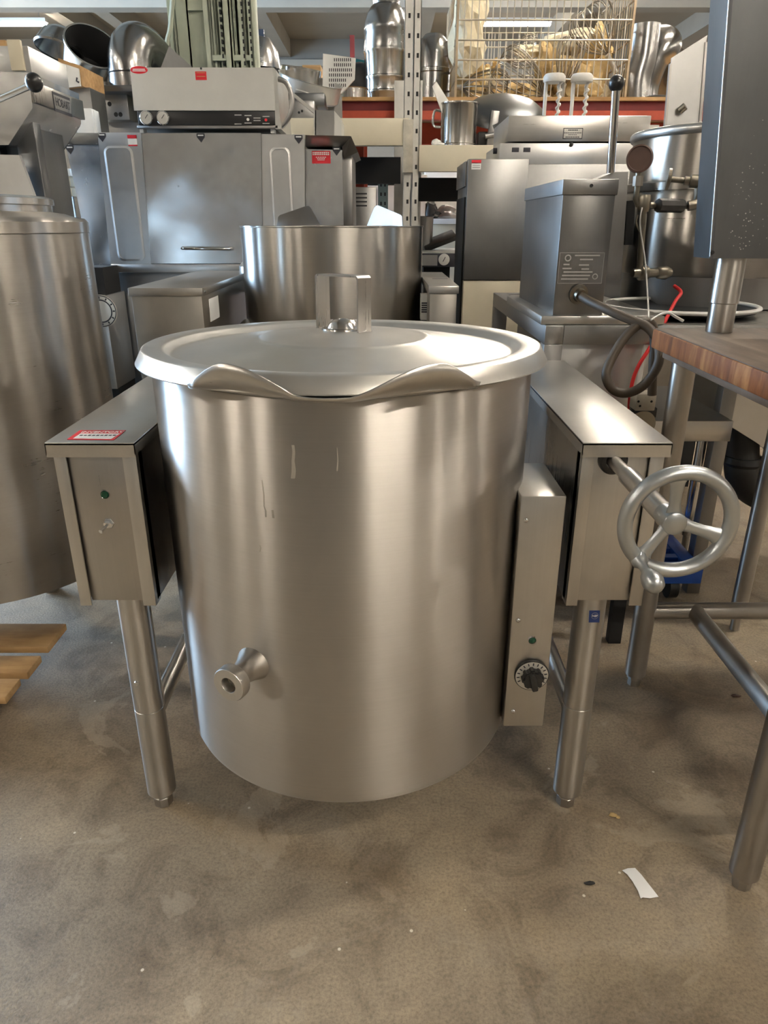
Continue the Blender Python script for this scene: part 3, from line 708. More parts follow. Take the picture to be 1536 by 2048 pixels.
x0, x1, z0, z1 = rc(1338, 70, 1412, 235, 2.75)
pn = thing('splash_panel', (1.3, 2.75, 1.4), 'upright stainless panel with a slanted top standing inside the tall kettle', 'panel')
part('panel_sheet', ppx(B(), [(1331, 260), (1343, 116), (1415, 70), (1410, 100), (1397, 260)], 2.72, .004), 'flat', pn)
part('edge_strip', ppx(B(), [(1328, 262), (1340, 127), (1344, 127), (1333, 262)], 2.714, .012), 'szb', pn)
part('edge_strip', ppx(B(), [(1397, 262), (1411, 84), (1416, 84), (1402, 262)], 2.714, .012), 'szb', pn)
part('latch', cyl(B(), at(1359, 222, 2.71), at(1371, 212, 2.70), .012), 'brass', pn)

# blue dolly under the table
dy = thing('platform_dolly', (.8, 2.4, 0), 'blue slatted plastic dolly on the floor below the table', 'dolly')
DX0, DX1, DY0_, DY1_ = .47, 1.06, 2.10, 2.62
part('frame', bx(bx(bx(bx(B(), DX0, DX1, DY0_, DY0_+.05, .085, .145, .004), DX0, DX1, DY1_-.05, DY1_, .085, .145, .004), DX0, DX0+.05, DY0_+.05, DY1_-.05, .085, .145, .004), DX1-.05, DX1, DY0_+.05, DY1_-.05, .085, .145, .004), 'blue', dy)
for k in range(6):
    y = DY0_+.09+k*.07
    part('slat', bx(B(), DX0+.05, DX1-.05, y, y+.03, .11, .14), 'blue', dy)
for x, y in ((DX0+.06, DY0_+.07), (DX1-.07, DY0_+.07), (DX0+.06, DY1_-.07), (DX1-.07, DY1_-.07)):
    part('caster', cyl(B(), (x-.015, y, .042), (x+.015, y, .042), .042), 'black', dy)
    part('caster_fork', bx(B(), x-.022, x+.022, y-.02, y+.02, .06, .10), 'soft', dy)
for k in range(3):
    solo('plywood_offcut', bx(B(), .62+.01*k, .875+.012*(k % 2), 2.13, 2.40, .1455+k*.0105, .1555+k*.0105, .001), 'ply', ['lowest thin plywood board of the stack on the blue dolly', 'middle thin plywood board of the stack on the blue dolly', 'topmost thin plywood board of the stack on the blue dolly'][k], 'board', 'plywood boards on the dolly')

# floor bits
b = B()
pp_ = [fl(x, y, .0012) for x, y in ((1244, 1742), (1255, 1739), (1270, 1737), (1283, 1750), (1293, 1765), (1303, 1778), (1317, 1794), (1300, 1797), (1285, 1797), (1281, 1799), (1276, 1782), (1265, 1764), (1254, 1751))]
for i, v in enumerate(pp_): v.z += .0015*(1+math.sin(i*1.7))
prism(b, pp_, (0, 0, .0006))
solo('paper_strip', b, 'paper', 'torn strip of white paper on the concrete floor', 'paper')
solo('dark_crumb', lump(B(), fl(1179, 1766, .002), .006, (1.6, .8, .35), 5), 'soft', 'small black crumb on the floor beside the paper strip', 'debris')
solo('pale_crumb', lump(lump(B(), fl(1226, 1630, .003), .007, (1.3, .8, .5), 6), fl(1236, 1634, .003), .004, (1, 1, .6), 8), 'rag', 'pale crumb on the floor behind the front right leg', 'debris')
solo('leaf_scrap', lump(B(), fl(1472, 1391, .002), .009, (1.5, .7, .25), 9), 'brown', 'reddish brown scrap on the floor under the table rail', 'debris')

# ================================================================== LEFT SIDE
pl = thing('wooden_pallet', (-1.3, 1.6, 0), 'bare wooden pallet at the left edge of the floor', 'pallet')
ps = (((131, 1247), (96, 1294)), ((82, 1311), (54, 1346)), ((42, 1357), (8, 1395)))
for (a, c) in ps:
    p0, p1 = fl(*a, .125), fl(*c, .125)
    x1 = (p0.x+p1.x)/2
    part('deck_board', bx(B(), -2.15, x1, p1.y, p0.y, .105, .125, .002), 'pine', pl)
for x in (-1.22, -1.62, -2.05):
    part('stringer', bx(B(), x-.02, x+.02, 1.25, 1.78, .0, .105, .002), 'pine', pl)
cb_ = thing('wood_skid', (-.52, 2.05, 0), 'timber skid block on the floor behind the front left leg', 'wood')
p0 = fl(325, 1262)
part('block', bx(B(), -.60, -.30, 1.99, 2.15, 0, .17, .006), 'pine', cb_)
part('cap_board', bx(B(), -.605, -.30, 1.985, 2.16, .173, .20, .003), 'pine', cb_)

tn = thing('storage_tank', (-1.155, 1.95, 0), 'big cylindrical steel tank with a stepped top at the left edge', 'tank')
TC = (-1.155, 1.95, 0); TR = .372
tzt = at(150, 437, 1.95).z
zb_ = .285
part('tank_shell', lathe(B(), [(0, zb_-.06), (.2, zb_-.045), (TR-.04, zb_-.012), (TR, zb_), (TR, tzt-.035), (TR+.002, tzt-.033), (TR+.002, tzt-.008), (TR-.006, tzt), (TR-.03, tzt+.004), (TR-.055, tzt+.012), (TR-.085, tzt+.016)], TC, 128), 'tank', tn)
part('collar', lathe(B(), [(TR-.082, tzt+.012), (TR-.082, tzt+.03), (TR-.076, tzt+.032), (TR-.076, tzt+.046), (TR-.086, tzt+.052), (TR-.2, tzt+.058), (0, tzt+.06)], TC, 96), 'pot', tn)
for a in (95, 160, 205):
    a = math.radians(a); part('leg', cyl(B(), (TC[0]+.27*math.cos(a), TC[1]+.27*math.sin(a), 0), (TC[0]+.27*math.cos(a), TC[1]+.27*math.sin(a), zb_), .025), 'tubed', tn)

# hooded machine behind the tank
hm = thing('hood_machine', (-1.5, 3.0, 0), 'stainless hood machine on a dark column behind the tank', 'machine')
part('hood', ppx(B(), [(-140, 130), (-10, 143), (58, 145), (65, 216), (17, 290), (-140, 292)], 2.9, .44), 'wavy', hm)
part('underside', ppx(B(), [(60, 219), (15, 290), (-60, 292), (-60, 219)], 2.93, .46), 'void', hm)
e0 = at(64, 180, 2.9).x
part('side_cover', bx(B(), e0-.02, e0+.004, 2.905, 3.36, at(64, 205, 2.9).z, at(64, 160, 2.9).z, .002), 'sz', hm)
nz = at(64, 186, 2.9).z
npl = part('name_plate', bx(B(), e0+.004, e0+.006, 3.06, 3.22, nz-.036, nz+.03), 'ink', hm)
part('plate_field', bx(B(), e0+.0055, e0+.007, 3.064, 3.216, nz-.026, nz+.020), 'sz', npl)
text('lettering', 'HOBART', .040, (e0+.0075, 3.14, nz-.003), 'ink', npl, (PI/2, 0, PI/2), .85)
part('motor_box', bx(B(), e0-.26, e0-.02, 2.97, 3.30, at(60, 146, 2.9).z, at(60, 82, 2.9).z, .003), 'flat', hm)
x0, x1, z0, z1 = rc(20, 80, 47, 142, 2.965)
part('cream_strip', bx(B(), x0, x1, 2.955, 2.97, z0, z1, .003), 'cream', hm)
part('column', bx(bx(bx(B(), -1.62, -1.31, 3.0, 3.25, .1, 1.60, .004), -1.37, -1.295, 2.96, 3.02, .1, 1.55, .004), -1.47, -1.43, 2.95, 3.02, .1, 1.55, .006), 'dark', hm)
part('lower_panel', ppx(B(), [(-80, 308), (38, 310), (80, 425), (-80, 425)], 2.86, .02), 'flat', hm)
part('column_base', bx(B(), -1.85, -1.28, 2.9, 3.3, 0, .12, .01), 'dark', hm)
lv2 = part('lift_lever', tube(B(), [at(-150, 262, 2.92), at(-60, 224, 2.72), at(58, 173, 2.6)], .0095, 14), 'chrome', hm)
part('ball_knob', sph(B(), at(68, 165, 2.6), .027, (1, 1, 1.05)), 'black', lv2)
# ================================================================== DISH MACHINE (centre left)
Y0 = 3.6
dm = thing('dish_machine', (-.75, 3.9, 0), 'wide stainless door type dishwasher behind the rear kettle', 'dishwasher')
def R_(a, b, c, d, Y=Y0): return rc(a, b, c, d, Y)
bxp = lambda a, b, c, d, Y, dep, bev=.002: bpx(B(), a, b, c, d, Y, dep, bev)
x0, x1, z0, z1 = R_(212, 268, 608, 532)
part('cabinet', bx(B(), x0, x1, Y0+.012, Y0+.65, z0, z1-.004, .002), 'flat', dm)
def emb(a, b, c, d, r=.03):
    x0, x1, z0, z1 = R_(a, b, c, d); cx, cz = (x0+x1)/2, (z0+z1)/2
    o = rrect(x1-x0, z1-z0, r); i = rrect(x1-x0-.018, z1-z0-.018, r-.006); bm = B()
    vs = [[bm.verts.new((cx+x, Y0+dy, cz+z)) for x, z in L] for L, dy in ((o, .001), (o, -.005), (i, -.007), (i, -.0025))]
    for A, C in zip(vs, vs[1:]):
        for k in range(len(A)):
            j = (k+1) % len(A); bm.faces.new((A[k], A[j], C[j], C[k]))
    bm.faces.new(vs[-1]); return bm
pa = part('post_panel', ppx(B(), [(195, 265), (282, 265), (302, 530), (222, 535)], Y0, .014), 'flat', dm)
part('embossed_panel', emb(222, 292, 278, 522), 'flat', pa)
pb = part('post_panel', ppx(B(), [(523, 268), (609, 269), (610, 534), (527, 534)], Y0, .014), 'flat', dm)
part('embossed_panel', emb(545, 294, 585, 522), 'flat', pb)
dr = part('door', ppx(B(), [(283, 266), (522, 266), (526, 527), (302, 527)], Y0-.006, .02), 'wavy', dm)
ha, hb = at(368, 496, Y0-.006), at(462, 497, Y0-.006)
part('handle', tube(B(), [ha+Vector((0, 0, 0)), ha+Vector((0, -.03, 0)), ha+Vector((.012, -.037, 0)), hb+Vector((-.012, -.037, 0)), hb+Vector((0, -.03, 0)), hb], .0075, 12), 'chrome', dr)
part('sill', bxp(222, 528, 612, 545, Y0-.004, .03), 'flat', dm)
wl = part('side_panel', ppx(B(), [(132, 290), (197, 289), (222, 530), (182, 530)], Y0+.05, .5), 'wavy', dm)
wr = part('side_panel', ppx(B(), [(610, 298), (684, 300), (688, 470), (612, 470)], Y0+.05, .5), 'wavy', dm)
part('side_return', bxp(684, 306, 705, 475, Y0+.10, .45), 'dull', dm)
part('splash_wing', prism(B(), [at(110, 265, Y0-.02), at(197, 266, Y0-.02), at(197, 288, Y0+.03), at(131, 288, Y0+.03)], (0, .48, 0)), 'wavy', dm)
part('splash_wing', prism(B(), [at(611, 270, Y0-.02), at(702, 272, Y0-.02), at(684, 293, Y0+.04), at(611, 293, Y0+.04)], (0, .5, 0)), 'sx', dm)
part('wing_return', prism(B(), [at(702, 272, Y0-.02), at(716, 304, Y0+.05), at(688, 318, Y0+.09), at(684, 294, Y0+.04)], (0, .45, 0)), 'dull', dm)
def badge(px, py, Y, par, s=1.0):
    c = at(px, py, Y); w, h = .018*s, .036*s
    bm = part('badge', prism(B(), [c+Vector((-w, 0, 0)), c+Vector((w, 0, 0)), c+Vector((w, 0, -h*.4)), c+Vector((0, 0, -h)), c+Vector((-w, 0, -h*.4))], (0, -.002, 0)), 'ink', par)
    part('badge_bar', bx(B(), c.x-w*.7, c.x+w*.7, Y-.0026, Y-.0018, c.z-h*.28, c.z-h*.14), 'sticker_white', bm)
badge(203, 266, Y0, pa); badge(139, 291, Y0+.05, wl); badge(401, 267, Y0-.006, dr); badge(597, 270, Y0, pb); badge(673, 294, Y0+.05, wr)
x0, x1, z0, z1 = R_(624, 302, 661, 327, Y0+.05)
st = part('warning_sticker', bx(B(), x0, x1, Y0+.048, Y0+.051, z0, z1), 'sticker_red', wr, 'red warning sticker with pale lettering')
w_ = x1-x0
b = B()
for i, (f, wd, hh) in enumerate(((.86, .92, .10), (.72, .92, .10), (.50, .58, .06), (.39, .46, .06), (.28, .40, .06))):
    z = z0+(z1-z0)*f; cx = (x0+x1)/2
    n_ = int(wd*10)
    for k in range(n_):
        xa = cx-w_*wd/2+w_*wd*k/n_; bx(b, xa, xa+w_*wd/n_*.72, Y0+.0472, Y0+.0482, z-(z1-z0)*hh/2, z+(z1-z0)*hh/2)
part('lettering', b, 'sticker_white', st)
x0, x1, z0, z1 = R_(256, 270, 274, 292)
st = part('paper_label', bx(B(), x0, x1, Y0-.002, Y0+.001, z0, z1), 'sticker_white', pa, 'small white label with a red top band')
bb = B(); bx(bb, x0, x1, Y0-.003, Y0, z1-.014, z1); bx(bb, x0, x1, Y0-.003, Y0, z0, z0+.005); part('red_band', bb, 'sticker_red', st)
x0, x1, z0, z1 = R_(222, 545, 500, 800)
part('lower_cabinet', bx(B(), x0, x1, Y0+.03, Y0+.6, 0.16, z1, .003), 'dull', dm)
for x in (x0+.05, x1-.05):
    for y in (Y0+.08, Y0+.55): part('leg', cyl(B(), (x, y, 0), (x, y, .17), .022, seg=16), 'tubed', dm)
# booster with round dial left of it
bo = thing('heater_cabinet', (-1.3, 3.4, 0), 'pale grey low cabinet with a round dial seen between the tank and the dishwasher', 'cabinet')
x0, x1, z0, z1 = rc(120, 592, 222, 778, 3.35)
part('cabinet_body', bx(B(), x0, x1, 3.35, 3.62, z0, z1, .003), 'flat', bo)
p = at(203, 622, 3.35)
dd = part('dial', lathe(B(), [(.072, -.001), (.072, .004), (.068, .006), (.0, .006)], p, 40, (0, -1, 0)), 'dial', bo)
b = B(); lathe(b, [(.046, .006), (.049, .0075), (.052, .006)], p, 40, (0, -1, 0)); lathe(b, [(.066, .006), (.068, .0075), (.070, .006)], p, 40, (0, -1, 0))
for k in range(12):
    a = k*PI/6; c = p+Vector((math.cos(a)*.059, -.0065, math.sin(a)*.059)); bx(b, c.x-.005, c.x+.005, c.y-.001, c.y, c.z-.003, c.z+.003, 0, Matrix.Rotation(-a, 3, 'Y'))
part('dial_marks', b, 'ink', dd)
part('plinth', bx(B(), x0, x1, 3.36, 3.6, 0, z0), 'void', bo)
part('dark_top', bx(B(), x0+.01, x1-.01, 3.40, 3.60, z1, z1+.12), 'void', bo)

# control box on the machine
cb2 = thing('control_box', (-.9, 3.6, at(400, 264, 3.6).z), 'pale steel control box with two gauges in a black strip, on the dishwasher', 'control box')
x0, x1, z0, z1 = rc(262, 136, 556, 221, 3.55)
fp = part('front_cover', ppx(B(), [(260, 135), (546, 135), (550, 221), (268, 221)], 3.55, .012), 'whitesteel', cb2)
part('side_cover', ppx(B(), [(547, 135), (552, 140), (562, 258), (551, 258)], 3.56, .4), 'alu', cb2)
zb2 = at(400, 262, 3.6).z
part('box_body', bx(B(), x0+.01, x1-.01, 3.565, 3.95, at(400, 252, 3.6).z, z1-.003), 'dull', cb2)
ks = part('control_strip', bxp(276, 222, 549, 250, 3.553, .02), 'black', cb2)
for px in (293, 326):
    g = part('gauge', lathe(B(), [(.028, -.001), (.029, .006), (.026, .009), (.025, .007), (0, .007)], at(px, 236, 3.553), 32, (0, -1, 0)), 'chrome', ks)
    part('gauge_face', lathe(B(), [(.0245, .0065), (.024, .0078), (0, .0078)], at(px, 236, 3.553), 32, (0, -1, 0)), 'dial', g)
    p = at(px, 236, 3.544); part('needle', bx(B(), p.x-.001, p.x+.001, p.y-.001, p.y+.0012, p.z-.004, p.z+.016, 0, Matrix.Rotation(.7, 3, 'Y')), 'ink', g)
for px, py, m in ((496, 239, 'white'), (514, 241, 'ghost'), (532, 240, 'sticker_red'), (514, 236, 'ghost'), (532, 233, 'ghost'), (496, 231, 'ghost'), (496, 246, 'ghost'), (476, 230, 'ghost'), (476, 248, 'ghost'), (532, 247, 'ghost')):
    part('button' if m != 'ghost' else 'printed_line', (lathe(B(), [(.006, -.001), (.006, .003), (0, .004)], at(px, py, 3.553), 16, (0, -1, 0)) if m != 'ghost' else bpx(B(), px-7, py-1, px+7, py+1, 3.5525, .001)), m, ks)
part('lower_trim', bxp(274, 250, 556, 257, 3.56, .3), 'dull', cb2)
for px in (283, 545): part('foot', bxp(px-4, 256, px+4, 266, 3.58, .05), 'white', cb2)
p = at(278, 140, 3.55)
ov = part('oval_badge', lathe(B(), [(0, .001), (.030, .001), (.032, -.001)], (0, 0, 0), 40, (0, -1, 0)), 'sticker_red', fp, 'red oval badge', local=True)
ov.location = p-org(fp); ov.scale = (1.22, 1, .46)
part('badge_line', bx(bx(B(), p.x-.026, p.x+.026, 3.5475, 3.5492, p.z+.001, p.z+.004), p.x-.028, p.x+.028, 3.5475, 3.5492, p.z-.005, p.z-.002), 'sticker_white', fp)
x0, x1, z0, z1 = rc(391, 143, 413, 160, 3.55)
st = part('red_sticker', bx(B(), x0, x1, 3.5485, 3.551, z0, z1), 'sticker_red', fp, 'square red sticker')
part('printed_line', bx(bx(B(), x0+.005, x1-.005, 3.548, 3.549, z0+.012, z0+.014), x0+.005, x1-.005, 3.548, 3.549, z0+.026, z0+.028), 'rag', st)
part('screw', lathe(B(), [(0, .002), (.004, .002), (.005, -.001)], at(402, 137, 3.55), 12, (0, -1, 0)), 'ink', fp)
part('flex_conduit', tube(B(), [at(556, 158, 3.6), at(572, 165, 3.6), at(583, 190, 3.6), at(582, 222, 3.6), at(572, 243, 3.6), at(559, 256, 3.6)], .011, 12, smooth=6), 'dull', cb2)
# grey duct chute to the right of it
ch = thing('exhaust_chute', tuple(at(655, 268, 3.75)), 'grey sheet metal chute with a sloping side on the right top of the dishwasher', 'duct')
part('chute_body', ppx(B(), [(630, 220), (668, 221), (668, 272), (630, 272)], 3.72, .3), 'dull', ch)
part('chute_side', ppx(B(), [(668, 221), (683, 238), (683, 272), (668, 272)], 3.725, .25), 'whitesteel', ch)
part('folded_strip', prism(B(), [at(588, 186, 3.72), at(632, 222, 3.72), at(632, 272, 3.72), at(628, 272, 3.72), at(627, 226, 3.72), at(584, 190, 3.72)], (0, .05, 0)), 'alu', ch)
solo('white_switch_box', bpx(bpx(B(), 150, 216, 186, 268, 3.62, .06, .006), 183, 219, 191, 268, 3.64, .06, .004), 'white', 'white plastic switch box standing on the left wing of the dishwasher', 'box')
wb2 = thing('junction_box', tuple(at(127, 392, 3.75)), 'cream junction box behind the dark column, left of the dishwasher', 'box')
part('box_top', bxp(114, 337, 140, 352, 3.75, .1), 'white', wb2); part('box_front', bxp(118, 352, 141, 373, 3.76, .1), 'cream', wb2); part('lower_box', bxp(120, 376, 144, 392, 3.76, .1), 'cream', wb2)
p0 = at(130, 385, 3.8); part('pipe_stand', cyl(B(), (p0.x, 3.82, 0), (p0.x, 3.82, p0.z), .03), 'dull', wb2)

# ================================================================== REAR TILTING KETTLE
rk = thing('tilting_kettle', (-.205, 3.02, 0), 'second open tilting kettle directly behind the front lid, its pouring wings raised', 'kettle', 'tilting kettles')
RX, RY = -.205, 3.02
RR = .358
zt_ = at(666, 452, RY-RR).z
part('kettle_body', lathe(B(), [(0, .36), (.2, .37), (.33, .42), (RR, .46), (RR, zt_-.006), (RR+.003, zt_-.004), (RR+.003, zt_), (RR-.004, zt_), (RR-.004, .7), (.2, .55), (0, .52)], (RX, RY, 0), 128), 'kettle2', rk)
def wing(pix, Y, n):
    n = Vector(n).normalized(); xm = sum(x for x, y in pix)/len(pix); c = at(xm, 445, Y); o = Vector((0, 0, H)); pts = []
    for x, y in pix:
        d = Vector(ray(x, y)); pts.append(o+d*((c-o).dot(n)/d.dot(n)))
    return prism(B(), pts, n*-.003)
part('pour_wing', wing([(553, 458), (556, 434), (560, 430), (612, 412), (618, 412), (622, 416), (645, 458)], RY+.33, (.25, -1, -.15)), 'dull', rk)
part('pour_wing', wing([(731, 458), (748, 416), (752, 411), (757, 411), (800, 429), (804, 433), (805, 458)], RY+.30, (-.66, -.72, .20)), 'sx', rk)
def rear_box(a, b, c, d, Y, y1, zb, m='sz'):
    x0, x1, z0, z1 = rc(a, b, c, d, Y)
    h = part('side_housing', bx(B(), x0+.006, x1-.006, Y+.008, y1, zb, z1-.01, .002), 'warm', rk)
    part('top_cover', bx(B(), x0, x1, Y, y1+.01, z1-.026, z1, .002), 'sy', h)
    return h, x0, x1, z1
h, x0, x1, z1 = rear_box(256, 576, 405, 592, 2.42, 3.35, .42)
part('paper_tag', bx(B(), x1-.006, x1-.004, 2.52, 2.66, z1-.12, z1-.045), 'sticker_white', h)
part('screw', lathe(B(), [(0, .003), (.004, .003), (.006, -.001)], (x1, 2.45, z1-.014), 12, (1, 0, 0)), 'chrome', h)
part('conduit', tube(B(), [(x1-.005, 3.0, .80), (x1+.05, 2.9, .84), (x1+.06, 2.85, .80), (x1+.05, 2.8, .7)], .011, 10, smooth=6), 'alu', h)
part('pivot_cover', lathe(B(), [(.11, -.06), (.11, .04), (.08, .075), (0, .085)], (x0+.30, 3.36, z1-.02), 32, (0, 0, 1)), 'sx', h)
for x in (x0+.06, x1-.06):
    for y in (2.50, 3.28): part('leg', cyl(B(), (x, y, 0), (x, y, .43), .027), 'tubed', rk)
h, x0, x1, z1 = rear_box(857, 572, 918, 584, 2.55, 3.3, .45)
b = B(); p = at(880, 549, 2.9); bx(b, p.x-.03, p.x+.03, p.y-.006, p.y+.006, z1-.0005, z1+.0008); part('cover_slot', b, 'ink', h)
for y in (2.62, 3.2): part('leg', cyl(B(), ((x0+x1)/2, y, 0), ((x0+x1)/2, y, .46), .027), 'tubed', rk)
p0, p1 = at(400, 654, 2.25), at(610, 653, 2.25)
part('front_rail', bx(B(), p0.x, .12, 2.44, 2.48, p0.z-.11, p0.z-.075, .004), 'sx', rk)
wp = thing('label_post', tuple(at(850, 640, 2.75)), 'slim pale post with a printed label between the rear kettle and its right box', 'post')
part('post', bxp(841, 588, 858, 640, 2.72, .04), 'whitesteel', wp); x0, x1, z0, z1 = rc(843, 604, 857, 626, 2.72)
b = B()
for k in range(5): z = z0+(z1-z0)*(k+.5)/5; bx(b, x0, x1, 2.7185, 2.7205, z-.0025, z+.0025)
part('printed_label', b, 'ink', wp)
p0 = at(850, 640, 2.75); part('post_base', bx(B(), p0.x-.012, p0.x+.012, 2.73, 2.76, 0, p0.z), 'dull', wp)

# ================================================================== STEAMER CABINET (centre right)
sc_ = thing('steamer_cabinet', (.8, 3.5, 0), 'tall stainless steamer cabinet with a wide header box and cream lower door', 'cabinet')
x0, x1, z0, z1 = rc(932, 318, 1050, 560, 3.2)
door = part('door', bx(B(), x0, x1, 3.2, 3.26, z0, z1, .003), 'dull', sc_)
part('body_side', bx(bx(B(), x0+.0, x0+.03, 3.26, 3.60, .62, z1-.01, .002), x0+.03, 1.55, 3.3, 3.7, .3, z1-.012, .002), 'dull', sc_)
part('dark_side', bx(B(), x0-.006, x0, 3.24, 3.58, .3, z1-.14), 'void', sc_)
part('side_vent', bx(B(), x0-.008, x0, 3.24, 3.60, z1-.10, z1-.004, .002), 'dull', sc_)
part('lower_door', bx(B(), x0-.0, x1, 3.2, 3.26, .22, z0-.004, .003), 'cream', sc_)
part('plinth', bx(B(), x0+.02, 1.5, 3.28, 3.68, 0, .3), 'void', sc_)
xa, xb, za, zb = rc(943, 320, 962, 339, 3.2)
st = part('paper_label', bx(B(), xa, xb, 3.198, 3.201, za, zb), 'sticker_white', door, 'small white label with a red band')
bb = B(); bx(bb, xa, xb, 3.1972, 3.1985, zb-.012, zb); part('red_band', bb, 'sticker_red', st)
bb = B()
for k in range(3): bx(bb, xa+.004, xb-.004, 3.1972, 3.1985, za+.006+k*.008, za+.009+k*.008)
part('printed_line', bb, 'ghost', st)
sh = sc_
x0, x1, z0, z1 = rc(1016, 231, 1300, 283, 3.42)
part('upper_box', bx(B(), x0, x1, 3.42, 3.85, z0, z1, .003), 'sx', sh)
xa, xb, za, zb = rc(1014, 286, 1300, 313, 3.40)
lw = part('lower_box', bx(B(), xa-.03, xb, 3.405, 3.85, za-.05, zb, .003), 'flat', sh)
for px in (1031, 1054): part('display', bxp(px-7, 295, px+7, 304, 3.402, .006, .001), 'ink', lw)
part('knob', sph(B(), at(1143, 289, 3.40), .009), 'black', lw)
part('side_knob', cyl(B(), (xa-.045, 3.5, za+.03), (xa-.02, 3.5, za+.03), .012), 'ink', lw)
xa, xb, za, zb = rc(1126, 256, 1165, 278, 3.42)
pl_ = part('data_plate', bx(B(), xa, xb, 3.418, 3.421, za, zb), 'ink', sh)
bb = B(); bx(bb, xa+.003, xb-.003, 3.4172, 3.4185, za+.003, zb-.003); pf = part('plate_field', bb, 'sx', pl_)
bb = B()
for f, wd, hh in ((.80, .50, .11), (.80, .72, .02), (.55, .9, .07), (.38, .45, .06), (.17, .72, .09)):
    z = za+(zb-za)*f; c = (xa+xb)/2; n_ = max(4, int(wd*12)); ww = (xb-xa)*wd
    for k in range(n_):
        q = c-ww/2+ww*k/n_; bx(bb, q, q+ww/n_*.75, 3.4166, 3.4174, z-(zb-za)*hh/2, z+(zb-za)*hh/2)
part('lettering', bb, 'ink', pf)
# two cutter frames standing on the header
def cutter(px, label):
    p = at(px, 232, 3.6); o = thing('spiral_cutter', (p.x, 3.6, z1), label, 'tool', 'spiral cutters on the steamer header')
    part('cap', lathe(B(), [(0, .15), (.045, .15), (.048, .156), (.048, .172), (.040, .182), (0, .184)], (0, 0, 0), 20), 'rackgrey', o, local=True)
    part('base', bx(B(), -.05, .05, -.03, .03, 0, .012, .003), 'rackgrey', o, local=True)
    part('post', cyl(B(), (-.034, 0, 0), (-.034, 0, .155), .008, seg=12), 'rackgrey', o, local=True)
    pts = [(.026+.008*math.cos(t), .008*math.sin(t), .01+.14*t/(10*PI)) for t in [k*PI/6 for k in range(61)]]
    part('screw', tube(cyl(B(), (.026, 0, 0), (.026, 0, .15), .005, seg=10), pts, .0045, 6), 'rackgrey', o, local=True)
    return o
cutter(1103, 'grey spiral cutter frame on the steamer header, the one next to the pan lid')
cutter(1157, 'grey spiral cutter frame on the steamer header, the one next to the lever knob')
# ================================================================== STORAGE RACKS
RY_ = 4.4
rkx = thing('pallet_rack', (.3, 4.9, 0), 'pale grey punched upright of the storage rack with cream shelf beams', 'rack')
def upright(px0, px1, Y, par, m='rackgrey', zt=2.75):
    x0, x1, _, _ = rc(px0, px1 if False else 0, px1, 440, Y)
    x0 = at(px0, 230, Y).x; x1 = at(px1, 230, Y).x
    b = B(); bx(b, x0, x1, Y, Y+.006, 0, zt); bx(b, x0, x0+.005, Y, Y+.06, 0, zt); bx(b, x1-.005, x1, Y, Y+.06, 0, zt)
    u = part('upright', b, m, par)
    b = B(); z = .25
    while z < zt-.03:
        xm = x0+(x1-x0)*.55; bx(b, xm-.006, xm+.006, Y-.0012, Y+.003, z-.011, z+.011); z += .089
    part('slot_row', b, 'void', u)
    return u
upright(808, 824, RY_, rkx); upright(826, 840, RY_, rkx)
bx_ = lambda a, b, c, d, Y, dep, m, nm, par, bev=.003: part(nm, bpx(B(), a, b, c, d, Y, dep, bev), m, par)
bx_(560, 236, 818, 291, RY_-.02, .06, 'cream', 'shelf_beam', rkx)
bx_(838, 290, 1090, 343, RY_-.02, .06, 'cream', 'shelf_beam', rkx)
bx_(806, 238, 826, 345, RY_-.03, .05, 'creamd', 'beam_bracket', rkx)
zl = at(700, 236, RY_-.02).z; zr_ = at(900, 290, RY_-.02).z
xl, xm_, xr = at(560, 250, RY_).x, at(824, 250, RY_).x, at(1090, 290, RY_).x
part('shelf_deck', bx(B(), xl, xm_-.05, RY_+.04, 4.98, zl-.02, zl-.004), 'creamd', rkx)
part('shelf_deck', bx(B(), xm_+.05, xr+.6, RY_+.04, 4.98, zr_-.02, zr_-.004), 'creamd', rkx)
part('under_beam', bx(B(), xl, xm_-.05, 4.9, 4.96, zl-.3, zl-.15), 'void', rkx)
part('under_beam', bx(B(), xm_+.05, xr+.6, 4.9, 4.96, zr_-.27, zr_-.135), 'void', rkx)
for x in (xm_-.09, xm_+.02, xl-.04): part('upright', bx(B(), x, x+.06, 4.92, 4.98, 0, 2.0), 'rackgrey', rkx)
part('upright', bx(B(), xr+.56, xr+.62, RY_, RY_+.06, 0, zr_+.1), 'rackgrey', rkx)
# red rack behind
rr_ = thing('red_rack', (.5, 5.5, 0), 'red pallet rack with plywood decks behind the grey upright', 'rack')
RZ = 1.925
rxa, rxb = -2.7, 3.4
part('deck', bx(B(), -.42, 3.4, 5.0, 6.1, RZ-.02, RZ), 'ply', rr_)
part('front_beam', bx(B(), -.46, 3.4, 5.03, 5.07, RZ-.075, RZ-.021), 'reddark', rr_)
part('step_beam', bx(B(), -.46, 3.4, 4.995, 5.06, RZ-.125, RZ-.075), 'red', rr_)
part('rear_beam', bx(B(), -.46, 3.4, 6.03, 6.08, RZ-.165, RZ-.021), 'red', rr_)
for x in (at(706, 350, 5.0).x, 2.16, 3.3):
    u = part('upright', bx(B(), x, x+.07, 5.0, 5.08, 0, RZ-.09), 'red', rr_)
    part('upright', bx(B(), x, x+.07, 6.0, 6.08, 0, RZ-.03), 'red', rr_)
for px, yt in ((213, 80), (704, 70)):
    p = at(px, yt, 9.0); part('far_post', bx(B(), p.x-.025, p.x+.025, 9.0, 9.05, 0, p.z), 'reddark', rr_)
